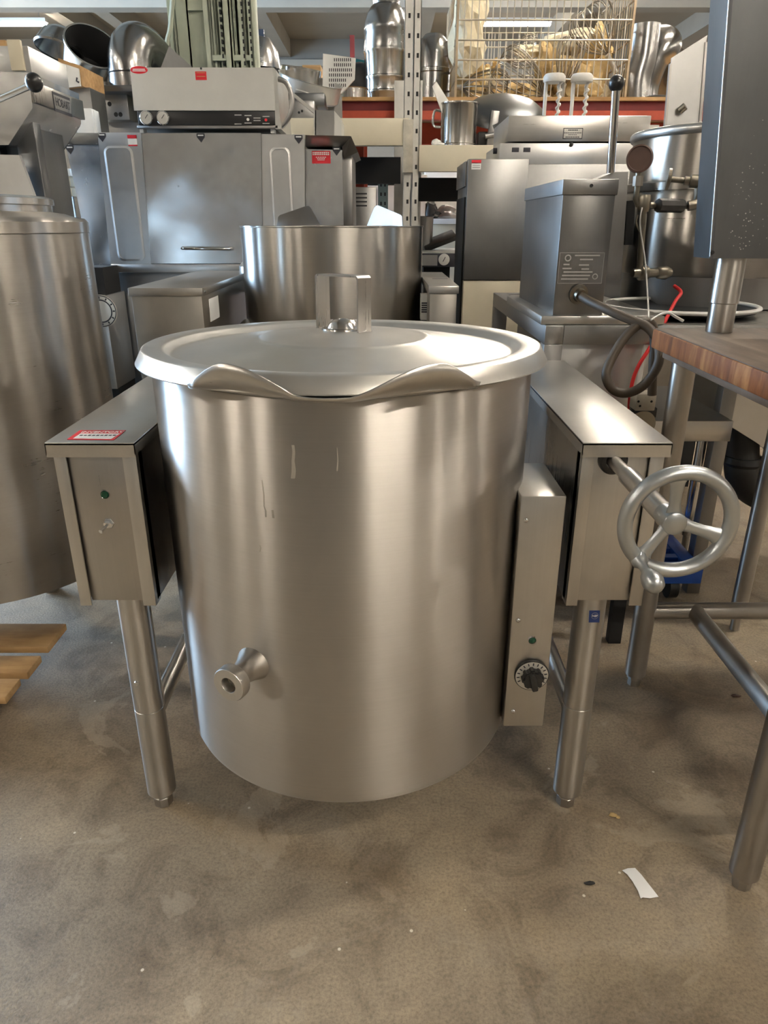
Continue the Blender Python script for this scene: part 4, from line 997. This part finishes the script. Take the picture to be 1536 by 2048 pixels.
# bowls stacked on the red rack
bw = at(772, 190, 5.5)
def ring_bowl(z, r0, r1, h, label, dome=False):
    pr = [(r0*.9, 0), (r0, .004), (r1, h-.02), (r1+.006, h-.012), (r1+.006, h), (r1-.004, h)]+([(r1-.006, h-.005), (r0-.01, .02), (0, .02)])
    o = solo('mixing_bowl', lathe(B(), pr, (bw.x, 5.55, z), 48), 'pot', label, 'bowl', 'bowls stacked on the red rack'); return o
zz = RZ
ring_bowl(zz, .135, .140, .105, 'lowest steel band of the bowl stack on the red rack'); zz += .106
ring_bowl(zz, .142, .142, .085, 'second steel bowl up in the stack on the red rack'); zz += .086
ring_bowl(zz, .140, .148, .150, 'wide grooved steel bowl in the middle of the stack on the red rack'); zz += .151
solo('domed_vessel', lathe(B(), [(.148, 0), (.15, .02), (.142, .10), (.148, .11), (.145, .14), (.125, .21), (.10, .25), (.085, .262), (.088, .285), (.078, .290), (.078, .27), (0, .20)], (bw.x, 5.55, zz), 48), 'duct', 'dull domed steel vessel with a collar topping the bowl stack', 'vessel')
p = at(865, 190, 5.6)
solo('steel_drum', lathe(B(), [(0, 0), (.12, 0), (.12, .22), (.125, .225), (.125, .245), (.12, .25), (.115, .33), (.10, .41), (.06, .45), (0, .46)], (p.x, 5.6, RZ), 48), 'duct', 'dull steel drum on the red rack behind the grey upright', 'drum')
ts_ = at(712, 128, 5.7); solo('teal_board', bpx(B(), 706, 120, 742, 150, 5.75, .03), 'teal', 'small teal board leaning behind the dark bags', 'board').rotation_euler = (0, .15, 0)
solo('dark_bag', lump(B(), at(725, 165, 5.65), .13, (1.0, .7, 1.0), 21, .25), 'soft', 'black bundle beside the bowl stack on the red rack', 'bag')
p = at(703, 183, 5.3); solo('small_pot', lathe(B(), [(0, 0), (.10, 0), (.105, .09), (.112, .095), (.105, .095), (.10, .01), (0, .01)], (p.x, 5.35, RZ), 32), 'pot', 'small low pot beside the white grille on the red rack', 'pot')
# duct elbows on the right of the red rack
def elbow(name, pts, r, label, m='duct'):
    o = solo(name, tube(B(), pts, r, 28, smooth=8), m, label, 'duct', 'duct elbows'); return o
p = at(1272, 188, 5.4)
elbow('duct_elbow', [Vector((p.x, 5.4, RZ+.02)), Vector((p.x-.01, 5.4, RZ+.15)), Vector((p.x+.01, 5.4, RZ+.28)), Vector((p.x+.01, 5.4, RZ+.46))], .095, 'upright grey duct pipe standing beside the wire basket')
p = at(1300, 188, 5.5)
elbow('duct_elbow', [Vector((p.x+.00, 5.52, RZ+.02)), Vector((p.x+.0, 5.52, RZ+.14)), Vector((p.x+.02, 5.52, RZ+.28)), Vector((p.x+.08, 5.55, RZ+.38)), Vector((p.x+.05, 5.75, RZ+.42))], lambda t: .06+.05*min(1, max(0, t*1.7-.4)), 'shiny dark duct elbow on the red rack, in front of the fan shaped duct')
p = at(1330, 180, 5.8)
solo('fan_duct', lathe(B(), [(0, -.1), (.15, -.1), (.16, 0), (.14, .12), (.09, .2), (0, .24)], (p.x+.05, 5.8, RZ+.21), 32, (-.5, -.3, .8)), 'duct', 'wide grey dome lying behind the duct elbows', 'duct')
solo('flat_stopper', lathe(B(), [(0, 0), (.10, .0), (.10, .03), (.06, .04), (0, .04)], (at(1312, 160, 5.3).x, 5.25, RZ+.0), 32), 'soft', 'black flat disc on the red rack near the splash panel', 'disc')

# ---- wire basket with whisks
bk = thing('wire_basket', (1.15, 5.6, RZ), 'large rusty wire basket full of whisks and crumpled wrap on the red rack', 'basket')
pA, pB = at(910, 205, 5.12), at(1242, 205, 5.12)
bxa, bxb, bya, byb, bzt = pA.x-.0, pB.x+.02, 5.12, 5.95, 2.56
def wires(ax, u0, u1, v0, v1, fixed, nu, nv, r=.0042):
    b = B()
    f = (lambda u, v: (u, fixed, v)) if ax == 'y' else ((lambda u, v: (fixed, u, v)) if ax == 'x' else (lambda u, v: (u, v, fixed)))
    for i in range(nu+1):
        u = u0+(u1-u0)*i/nu; q = [f(u, v0), f(u, v1)]; cyl(b, *q, r*.8, seg=6)
    for i in range(nv+1):
        v = v0+(v1-v0)*i/nv; q = [f(u0, v), f(u1, v)]; cyl(b, *q, r*1.25, seg=6)
    return b
zb0 = RZ+.008
part('front_grid', wires('y', bxa, bxb, zb0, bzt, bya, 25, 6), 'wire', bk)
part('rear_grid', wires('y', bxa, bxb, zb0, bzt-.1, byb, 25, 6), 'wire', bk)
part('side_grid', wires('x', bya, byb, zb0, bzt, bxa, 16, 6), 'rust', bk)
part('side_grid', wires('x', bya, byb, zb0, bzt, bxb, 16, 6), 'rust', bk)
part('base_grid', wires('z', bxa, bxb, bya, byb, zb0, 20, 12), 'rust', bk)
for x in (bxa, bxb): part('corner_bar', bx(B(), x-.007, x+.007, bya-.007, bya+.004, zb0, bzt), 'rust', bk)
def whisk(name, c, r, L, d, label, hl=.2):
    d = Vector(d).normalized(); q = d.to_track_quat('Z', 'Y')
    o = thing(name, c, label, 'whisk', 'whisks in the wire basket'); o.rotation_mode = 'QUATERNION'; o.rotation_quaternion = q
    b = B()
    for k in range(9):
        a = PI*k/9; e = Vector((math.cos(a), math.sin(a), 0))
        pts = [e*(r*s*math.sin(PI*t)**.75)*(1)+Vector((0, 0, L*(.0+1.0*(1-abs(2*t-1))**.0)*0)) for s, t in ()]
        pts = []
        for i in range(17):
            t = -1+2*i/16; w = abs(t)
            z = L*(1-w**2.2); rad = r*math.sin(PI*min(1, (w**.8)*1.0))**.6 if 0 < w < 1 else 0
            rad = r*(1-(2*min(w, 1)-1)**2)**.5 if 0 < w < 1 else 0
            pts.append(e*(rad*(1 if t > 0 else -1))+Vector((0, 0, z)))
        tube(b, pts, .0032, 5)
    part('wire_balloon', b, 'whisk', o, local=True)
    part('handle', lathe(B(), [(0, -hl), (.016, -hl), (.018, -hl+.02), (.014, -.02), (.018, 0), (.012, .01), (0, .01)], (0, 0, 0), 14), 'alu', o, local=True)
    return o
C_ = lambda px, py, Y: at(px, py, Y)
whisk('balloon_whisk', C_(1088, 190, 5.30), .15, .36, (-.8, -.0, .42), 'big dark wire whisk lying across the middle of the basket front')
whisk('balloon_whisk', C_(1215, 110, 5.32), .14, .30, (-.55, -.1, .75), 'whisk with a round wire head at the upper end of the basket heap', .12)
whisk('balloon_whisk', C_(922, 175, 5.32), .12, .30, (.9, -.2, -.1), 'whisk on its side in the corner of the basket near the pot', .05)
whisk('balloon_whisk', C_(1128, 170, 5.3), .09, .26, (.1, -.1, .9), 'upright whisk behind the crumpled wrap in the basket', .1)
whisk('balloon_whisk', C_(1010, 120, 5.75), .10, .24, (.9, .1, .3), 'whisk half hidden at the back of the basket', .1)
rn = random.Random(11)
specs = [(925, 75, 5.30, .085, (.9, .8, 2.0)), (915, 140, 5.45, .08, (.9, .8, 1.4)), (918, 120, 5.7, .07, (.8, .8, 1.1)), (968, 172, 5.5, .06, (.8, .7, 1.1)), (985, 150, 5.5, .05, (.7, .6, 1.6)), (1030, 190, 5.55, .085, (1.3, .7, .6)), (1055, 102, 5.65, .05, (1.3, .8, .7)), (1093, 125, 5.55, .055, (.8, .7, 1.6)), (1100, 190, 5.6, .07, (1, .8, 1.0)), (1115, 95, 5.6, .07, (1.2, .8, .7)), (1140, 150, 5.5, .07, (1.4, .7, .8)), (1155, 175, 5.45, .085, (1.3, .7, .9)), (1195, 82, 5.6, .09, (1.4, .8, .6)), (1222, 120, 5.55, .08, (.8, .7, 1.4)), (1195, 150, 5.55, .075, (.9, .7, 1.3)), (1225, 185, 5.45, .07, (1.1, .7, .9)), (1175, 200, 5.3, .055, (1.2, .7, .7)), (1060, 200, 5.4, .06, (1.5, .7, .5))]
for i, (x, y, Y, r, sc) in enumerate(specs):
    r *= 1.3
    c = at(x, y, Y); c.z = max(c.z, RZ+r*sc[2]*.95)
    c.x = min(max(c.x, bxa+r*sc[0]*1.05), bxb-r*sc[0]*1.05); c.y = max(c.y, bya+r*1.15)
    lb = 'tall cream cloth roll standing in the corner of the wire basket' if i == 0 else 'crumpled cream wrapping in the wire basket'
    solo('crumpled_wrap', lump(B(), c, r, sc, 40+i, .75), 'rag' if i % 3 else 'ragw', lb, 'wrapping', 'crumpled wraps in the wire basket', smooth=8)
# ---- things on the cream right shelf
pz = zr_-.004
p = at(918, 290, 4.5)
sp_ = thing('stock_pot', (p.x, 4.55, pz), 'shiny steel stock pot on the cream shelf below the wire basket', 'pot')
part('pot_wall', lathe(B(), [(0, 0), (.088, 0), (.094, .006), (.094, .02), (.100, .024), (.104, .215), (.110, .222), (.110, .228), (.102, .228), (.099, .03), (0, .02)], (p.x, 4.55, pz), 64), 'pot', sp_)
part('handle', tube(B(), [(p.x-.103, 4.55, pz+.19), (p.x-.14, 4.55, pz+.19), (p.x-.145, 4.55, pz+.12), (p.x-.103, 4.55, pz+.11)], .007, 8, smooth=5), 'pot', sp_)
solo('flat_bar', prism(B(), [at(865, 172, 4.52), at(873, 163, 4.52), at(905, 214, 4.52), at(905, 232, 4.52), at(885, 228, 4.52)], (0, .025, 0)), 'alu', 'broad flat metal bar leaning out of the stock pot', 'bar')
p = at(1008, 222, 4.72)
solo('wok_lid', lathe(B(), [(0, .085), (.10, .08), (.185, .055), (.232, .02), (.238, .0), (.23, -.004), (.18, .03), (0, .06)], (p.x, 4.72, p.z-.02), 64, (0, -.45, .9)), 'dark', 'wide dark shallow lid leaning beside the stock pot', 'lid')
sl = thing('slicer_base', (at(985, 285, 4.6).x, 4.6, pz), 'small dark slicer part with a square grey post beside the stock pot', 'machine')
part('base', bx(B(), sl.location.x-.09, sl.location.x+.10, 4.56, 4.76, pz, pz+.09, .01), 'soft', sl)
part('post', bx(B(), sl.location.x-.035, sl.location.x+.012, 4.52, 4.56, pz+.005, pz+.19, .004, Matrix.Rotation(.10, 3, 'Y')), 'dull', sl)
part('collar', cyl(B(), (sl.location.x-.055, 4.515, pz+.06), (sl.location.x+.03, 4.515, pz+.075), .014), 'dull', sl)
p = at(873, 285, 4.45); solo('white_rag', lump(lump(B(), (p.x, 4.47, pz+.022), .022, (1.2, .8, 1), 71), (p.x+.02, 4.46, pz+.012), .018, (1.4, .8, .6), 73), 'white', 'small white crumpled rag at the edge of the cream shelf', 'rag')
# ---- left cream shelf: motor, pan, grille
p = at(600, 238, 4.6)
mo = thing('motor_unit', (p.x, 4.65, zl-.004), 'grey cast motor unit on the cream shelf under the tilted pan', 'machine')
x0, x1, z0, z1 = rc(562, 200, 630, 238, 4.55)
part('housing', bx(B(), x0, x1, 4.55, 4.85, zl-.003, z1, .012), 'dull', mo)
part('upper_block', bpx(B(), 562, 185, 650, 212, 4.62, .25, .01), 'dark', mo)
for x, y in ((598, 225), (604, 222)): part('bolt', lathe(B(), [(0, .004), (.006, .003), (.007, -.001)], at(x, y, 4.55), 12, (0, -1, 0)), 'void', mo)
p = at(615, 178, 4.85)
ap = thing('roasting_pan', (p.x, 4.85, p.z-.05), 'pale aluminium pan with a loop handle lying tilted on the motor unit', 'pan', None, (.25, .24, .0))
part('pan_wall', lathe(B(), [(0, 0), (.165, 0), (.18, .012), (.187, .10), (.193, .104), (.183, .104), (.175, .012), (0, .008)], (0, 0, 0), 64), 'alu', ap, local=True)
part('loop_handle', tube(B(), [(-.045, -.182, .05), (-.04, -.21, .055), (.04, -.21, .055), (.045, -.182, .05)], .005, 8, smooth=4), 'alu', ap, local=True)
p = at(598, 152, 4.95)
solo('round_tin', lathe(B(), [(0, 0), (.12, 0), (.122, .08), (.118, .08), (.116, .01), (0, .01)], (p.x, 5.0, p.z-.03), 64, (.15, -.2, .95)), 'pot', 'bright round cake tin behind the aluminium pan', 'tin')
p = at(676, 150, 4.95)
gv = thing('vent_grille', (p.x, 4.95, at(676, 190, 4.95).z), 'white slotted vent grille panel with a cut corner standing next to the pan', 'grille')
Yg = 4.95
b = ppx(B(), [(646, 107), (711, 116), (709, 158), (683, 187), (645, 180)], Yg, .03)
part('panel', b, 'white', gv)
b = B()
for r_ in range(6):
    for k in range(12):
        px = 659+k*4.0+(1 if r_ < 2 else -1); py = 119.5+r_*10.2
        if r_ < 2 and k < 2: continue
        if px > 702 or (px > 690 and py > 160): continue
        q0 = at(px, py-3.2, Yg-.001); q1 = at(px+1.8, py+3.2, Yg-.001); bx(b, q0.x, q1.x, Yg-.0015, Yg+.001, q1.z, q0.z)
part('slots', b, 'void', gv)
part('foot', bpx(B(), 646, 178, 684, 240, Yg+.01, .02), 'dull', gv)
# ---- things at the back, low, seen under the beams
bd = thing('white_freezer', (-.1, 6.6, 0), 'white chest cabinet far back, seen through the rack under the cream beam', 'freezer')
part('body', bx(B(), -.75, .35, 6.5, 7.2, 0, 1.50, .01), 'white', bd); part('lid', bx(B(), -.76, .36, 6.49, 7.2, 1.51, 1.58, .01), 'white', bd)
bd = thing('white_cabinet', (.9, 6.6, 0), 'white low cabinet far back, right of the rack upright, with utensils on it', 'cabinet')
part('back_panel', bx(B(), .36, 1.5, 6.9, 7.0, 0, 1.75, .01), 'white', bd); part('counter', bx(B(), .36, 1.5, 6.3, 6.9, 1.20, 1.24, .005), 'white', bd); part('base', bx(B(), .38, 1.48, 6.35, 6.9, 0, 1.20, .005), 'cream', bd)
for i, (px, py, r, sc) in enumerate(((846, 393, .05, (1.4, .8, .9)), (862, 388, .05, (1, .8, 1.4)), (872, 398, .045, (1.5, .8, .7)), (890, 392, .05, (1.6, .6, .8)))):
    c = at(px, py, 6.55); c.z = 1.24+r*sc[2]
    solo('kitchen_tool', lump(B(), c, r, sc, 90+i, .7), 'soft' if i != 3 else 'dull', ['dark tangled utensil on the white cabinet nearest the rack upright', 'tall dark utensil clump on the white cabinet', 'low dark utensil on the white cabinet', 'grey ladle shaped utensil on the white cabinet nearest the steamer'][i], 'utensil', 'utensils on the white cabinet')
gr_ = thing('green_post', tuple(at(765, 450, 5.9).xy)+(0,), 'slotted green grey rack post behind the cream shelf', 'post')
x0, x1, z0, z1 = rc(756, 330, 776, 440, 5.9)
part('post', bx(B(), x0, x1, 5.9, 5.96, 0, 1.62), paint('grey_green_paint', (.14, .19, .18), .5, .2, 10), gr_)
b = B()
for k in range(5):
    for dx in (.3, .7): z = 1.28+k*.065; x = x0+(x1-x0)*dx; bx(b, x-.006, x+.006, 5.899, 5.905, z-.012, z+.012)
part('slots', b, 'void', gr_)
gb = thing('grey_ventilated_box', (at(722, 440, 4.6).x, 4.6, 0), 'dark grey louvred metal box between the dishwasher and the rack', 'box')
x0, x1, z0, z1 = rc(700, 374, 753, 425, 4.6)
part('box_body', bx(B(), x0, x1, 4.6, 4.86, 0, z1, .004), 'console', gb)
b = B()
for k in range(4): q0, q1 = at(709, 386+k*8, 4.599), at(734, 389+k*8, 4.599); bx(b, q0.x, q1.x, 4.5985, 4.601, q1.z, q0.z)
part('louvres', b, 'void', gb)
p = at(848, 470, 5.0)
solo('utensil_bin', lathe(B(), [(0, 0), (.055, 0), (.06, .20), (.068, .205), (.06, .205), (.05, .02), (0, .02)], (p.x, 5.0, 1.043), 32), 'dull', 'small steel pail behind the right edge of the rear kettle', 'pail')
wt = thing('prep_counter', (.55, 4.95, 0), 'low counter with a gauge box beneath it between rear kettle and steamer', 'counter')
zc_ = 1.043
part('counter_top', bx(B(), .18, .75, 4.62, 5.3, zc_-.03, zc_, .004), 'alu', wt)
part('leg', bx(B(), .70, .74, 4.64, 4.68, 0, zc_-.03), 'rackgrey', wt); part('leg', bx(B(), .19, .23, 4.64, 4.68, 0, zc_-.03), 'rackgrey', wt)
part('leg', bx(B(), .70, .74, 5.22, 5.26, 0, zc_-.03), 'rackgrey', wt); part('leg', bx(B(), .19, .23, 5.22, 5.26, 0, zc_-.03), 'rackgrey', wt)
x0, x1, z0, z1 = rc(842, 507, 905, 534, 4.6)
gbx = thing('gauge_box', ((x0+x1)/2, 4.7, z0), 'grey instrument box with a white round gauge between rear kettle and steamer', 'instrument')
part('case', bx(B(), x0, x1+.02, 4.6, 4.9, z0, z1, .003), 'ink', gbx)
part('face_plate', bx(B(), x0, x0+(x1-x0)*.52, 4.597, 4.602, z0+.008, z1-.008), 'flat', gbx)
p = at(888, 519, 4.6); g = part('gauge', lathe(B(), [(.034, 0), (.034, .006), (.031, .008), (0, .008)], p, 32, (0, -1, 0)), 'white', gbx)
part('needle', bx(B(), p.x-.002, p.x+.002, 4.5905, 4.5925, p.z-.014, p.z+.016, 0, Matrix.Rotation(.5, 3, 'Y')), 'ink', g)
part('stand', bx(B(), x0+.02, x1-.01, 4.65, 4.85, 0, z0), 'void', gbx)
p = at(875, 488, 5.0)
solo('black_tray', bx(B(), -.11, .11, -.10, .10, 0, .03, .008), 'soft', 'black tilted tray lying on the low counter', 'tray').location = (.37, 5.0, 1.085)
bpy.data.objects['black_tray'].rotation_euler = (.2, -.35, 0)

# ================================================================== UPPER LEFT BACKGROUND
gs = thing('grey_equipment_stand', (-2.0, 4.7, 0), 'grey steel equipment stand with bolt holes carrying a dark shelf of duct parts', 'stand')
x0, x1, z0, z1 = rc(192, 176, 256, 240, 4.4)
part('column', bx(B(), x0, x1, 4.4, 4.75, z0, z1, .004), 'dull', gs)
part('lower_column', bx(B(), x0+.02, x1+.05, 4.5, 4.9, 0, z0), 'dull', gs)
for x, y in ((208, 208), (219, 208), (232, 229), (241, 229), (197, 208)): part('bolt_hole', lathe(B(), [(0, .001), (.011, .001), (.012, -.001)], at(x, y, 4.4), 16, (0, -1, 0)), 'void', gs)
sx0, sx1 = at(132, 172, 4.3).x, at(330, 172, 4.3).x; sz_ = at(200, 170, 4.3).z
part('shelf', bx(B(), sx0, sx1, 4.3, 4.95, sz_-.03, sz_, .003), 'dark', gs)
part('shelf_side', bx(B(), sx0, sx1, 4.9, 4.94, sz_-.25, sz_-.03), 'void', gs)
part('brace', tube(B(), [at(140, 178, 4.35), at(160, 173, 4.35), at(166, 190, 4.35), at(176, 220, 4.35)], .012, 8), 'dull', gs)
p = at(180, 118, 4.65)
tp = thing('tilted_pot', (p.x, 4.65, p.z), 'deep steel pot tipped over with its dark mouth showing, on the shelf of duct parts', 'pot', None, (math.radians(38), math.radians(40), 0))
part('pot_wall', lathe(B(), [(0, -.12), (.11, -.12), (.125, -.11), (.125, -.075), (.13, -.07), (.145, .075), (.152, .08), (.152, .088), (.142, .088), (.122, -.1), (0, -.1)], (0, 0, 0), 48), 'pot', tp, local=True)
part('inner_lining', lathe(B(), [(.139, .086), (.119, -.098), (0, -.098)], (0, 0, 0), 48), 'void', tp, local=True)
p = at(190, 168, 4.6); solo('shallow_pan', lathe(B(), [(0, 0), (.14, 0), (.15, .04), (.155, .045), (.147, .045), (.135, .01), (0, .01)], (p.x, 4.6, sz_), 48), 'pot', 'shallow steel pan under the tipped pot', 'pan')
p = at(264, 168, 4.55)
eb = elbow('duct_elbow', [Vector((p.x, 4.55, sz_+.01)), Vector((p.x, 4.55, sz_+.10)), Vector((p.x, 4.56, sz_+.16)), Vector((p.x+.015, 4.60, sz_+.225)), Vector((p.x+.04, 4.68, sz_+.24)), Vector((p.x+.07, 4.80, sz_+.20))], lambda t: .118, 'fat polished duct elbow on the shelf beside the tipped pot')
part('seam_ring', lathe(B(), [(.118, 0), (.122, .004), (.118, .008)], (p.x, 4.55, sz_+.085), 48), 'soft', eb)
solo('black_scoop', lump(B(), at(300, 120, 4.8), .06, (1.3, 1, .6), 31, .3), 'soft', 'black scoop tucked behind the fat duct elbow', 'scoop')
fn = solo('funnel_hood', lathe(B(), [(.13, 0), (.135, .01), (.10, .09), (.06, .12), (0, .125)], (0, 0, 0), 40), 'duct', 'dull grey funnel hood behind the tipped pot', 'hood')
fn.location = at(118, 104, 4.75); fn.rotation_euler = (-.3, .2, 0)
wx = thing('white_cupboard', tuple(at(142, 170, 3.95)), 'white fronted cabinet with brown edges behind the hood machine', 'cabinet')
part('carcass', ppx(B(), [(116, 116), (160, 131), (165, 172), (122, 176)], 3.96, .3), 'ply', wx)
part('white_front', ppx(B(), [(117, 124), (157, 137), (161, 172), (124, 176)], 3.95, .012), 'white', wx)
part('latch', tube(B(), [at(154, 155, 3.945), at(153, 162, 3.945), at(158, 165, 3.945)], .004, 6), 'ink', wx)
p0 = at(140, 172, 3.96); part('stand', bx(B(), p0.x-.08, p0.x+.08, 4.0, 4.2, 0, p0.z), 'dull', wx)
solo('plywood_sheet', bx(B(), *rc(-40, 85, 16, 142, 4.2)[:2], 4.2, 4.25, 0, at(0, 80, 4.2).z), 'ply', 'brown wooden panel at the far left edge behind the hood machine', 'panel')
# sage locker frame
lk = thing('locker_frame', (-1.6, 5.2, 0), 'tall sage green steel frame with slotted posts rising behind the control box', 'frame')
GY = 4.9
zb_l, zt_l = 0.0, 2.9
gx = lambda px: at(px, 60, GY).x
part('back_panel', bx(B(), gx(372), gx(412), GY+.06, GY+.07, zb_l, zt_l), 'sage', lk)
part('back_panel', bx(B(), gx(412), gx(500), GY+.30, GY+.31, zb_l, zt_l), 'sage', lk)
for a, c, d in ((338, 348, .0), (352, 376, .03), (409, 421, 0), (424, 430, .02), (437, 447, .02), (449, 462, -.01), (466, 474, .03), (478, 489, 0), (496, 504, 0)):
    part('channel', bx(bx(B(), gx(a), gx(c), GY+d, GY+d+.008, zb_l, zt_l), gx(c)-.008, gx(c), GY+d, GY+d+.25, zb_l, zt_l), 'sage', lk)
for a, c in ((441, 444), (484, 487), (499, 502)):
    b = B(); z = 2.0
    while z < 2.85: bx(b, gx(a), gx(c), GY-.002, GY+.025, z, z+.02); z += .037
    part('slot_row', b, 'void', lk)
part('cross_bar', bx(B(), gx(352), gx(415), GY+.035, GY+.06, at(380, 11, GY).z-.015, at(380, 11, GY).z+.015), 'sage', lk)
part('cross_bar', bx(B(), gx(412), gx(500), GY+.0, GY+.03, at(450, 121, GY).z, at(450, 110, GY).z), 'sage', lk)
part('bent_pipe', tube(B(), [at(346, -20, GY-.03), at(344, 20, GY-.03), at(340, 60, GY-.03), at(335, 80, GY-.03), at(333, 105, GY-.03)], .014, 8, smooth=5), 'sage', lk)
wt_ = solo('folded_sheet', ppx(B(), [(338, 92), (382, 132), (384, 150), (316, 150)], 4.3, .01), 'dull', 'grey triangular sheet of metal behind the control box', 'sheet')
bm_ = thing('blue_post', tuple(at(520, 110, 5.9).xy)+(0,), 'pair of dark blue posts beside the sage green frame', 'post')
for a, t in ((510, 68), (521, 58)):
    p = at(a, t, 5.9); part('post', bx(B(), p.x-.02, p.x+.02, 5.9, 5.95, 0, p.z), paint('navy_paint', (.03, .05, .10), .5, .2, 8), bm_)
solo('grey_dome', lathe(B(), [(0, .2), (.08, .18), (.13, .1), (.14, 0), (0, 0)], (at(520, 130, 5.6).x, 5.6, at(520, 140, 5.6).z), 32), 'duct', 'dark grey dome behind the right end of the control box', 'dome')
stt = thing('dome_stand', (at(520, 130, 5.6).x, 5.6, 0), 'dark stand holding the grey dome', 'stand')
part('post', bx(B(), stt.location.x-.12, stt.location.x+.12, 5.5, 5.7, 0, at(520, 140, 5.6).z), 'void', stt)
p = at(655, 150, 5.9)
solo('brown_carton', bpx(B(), 605, 130, 642, 160, 5.9, .3), 'ply', 'brown carton behind the aluminium pan', 'carton')
# ------------------------------------------------------------------ daylight and view
w = bpy.data.worlds.new('world'); S.world = w; w.use_nodes = True
bg = w.node_tree.nodes['Background']; bg.inputs[0].default_value = (.47, .71, 1.0, 1); bg.inputs[1].default_value = 24.0
pd = bpy.data.lights.new('daylight_portal', 'AREA'); pd.shape = 'RECTANGLE'; pd.size = DZ; pd.size_y = DY1-DY0
po = bpy.data.objects.new('daylight_portal', pd); COL.objects.link(po); po.location = (XL-.1, (DY0+DY1)/2, DZ/2); po.rotation_euler = (0, -PI/2, 0)
pd.cycles.is_portal = True
vs = S.view_settings
vs.view_transform = 'Standard'; vs.look = 'None'; vs.gamma = 1; vs.use_curve_mapping = False; vs.exposure = .55
S.cycles.max_bounces = 8; S.cycles.use_denoising = True
S.cycles.sample_clamp_indirect = 6
try: S.cycles.use_light_tree = True
except Exception: pass
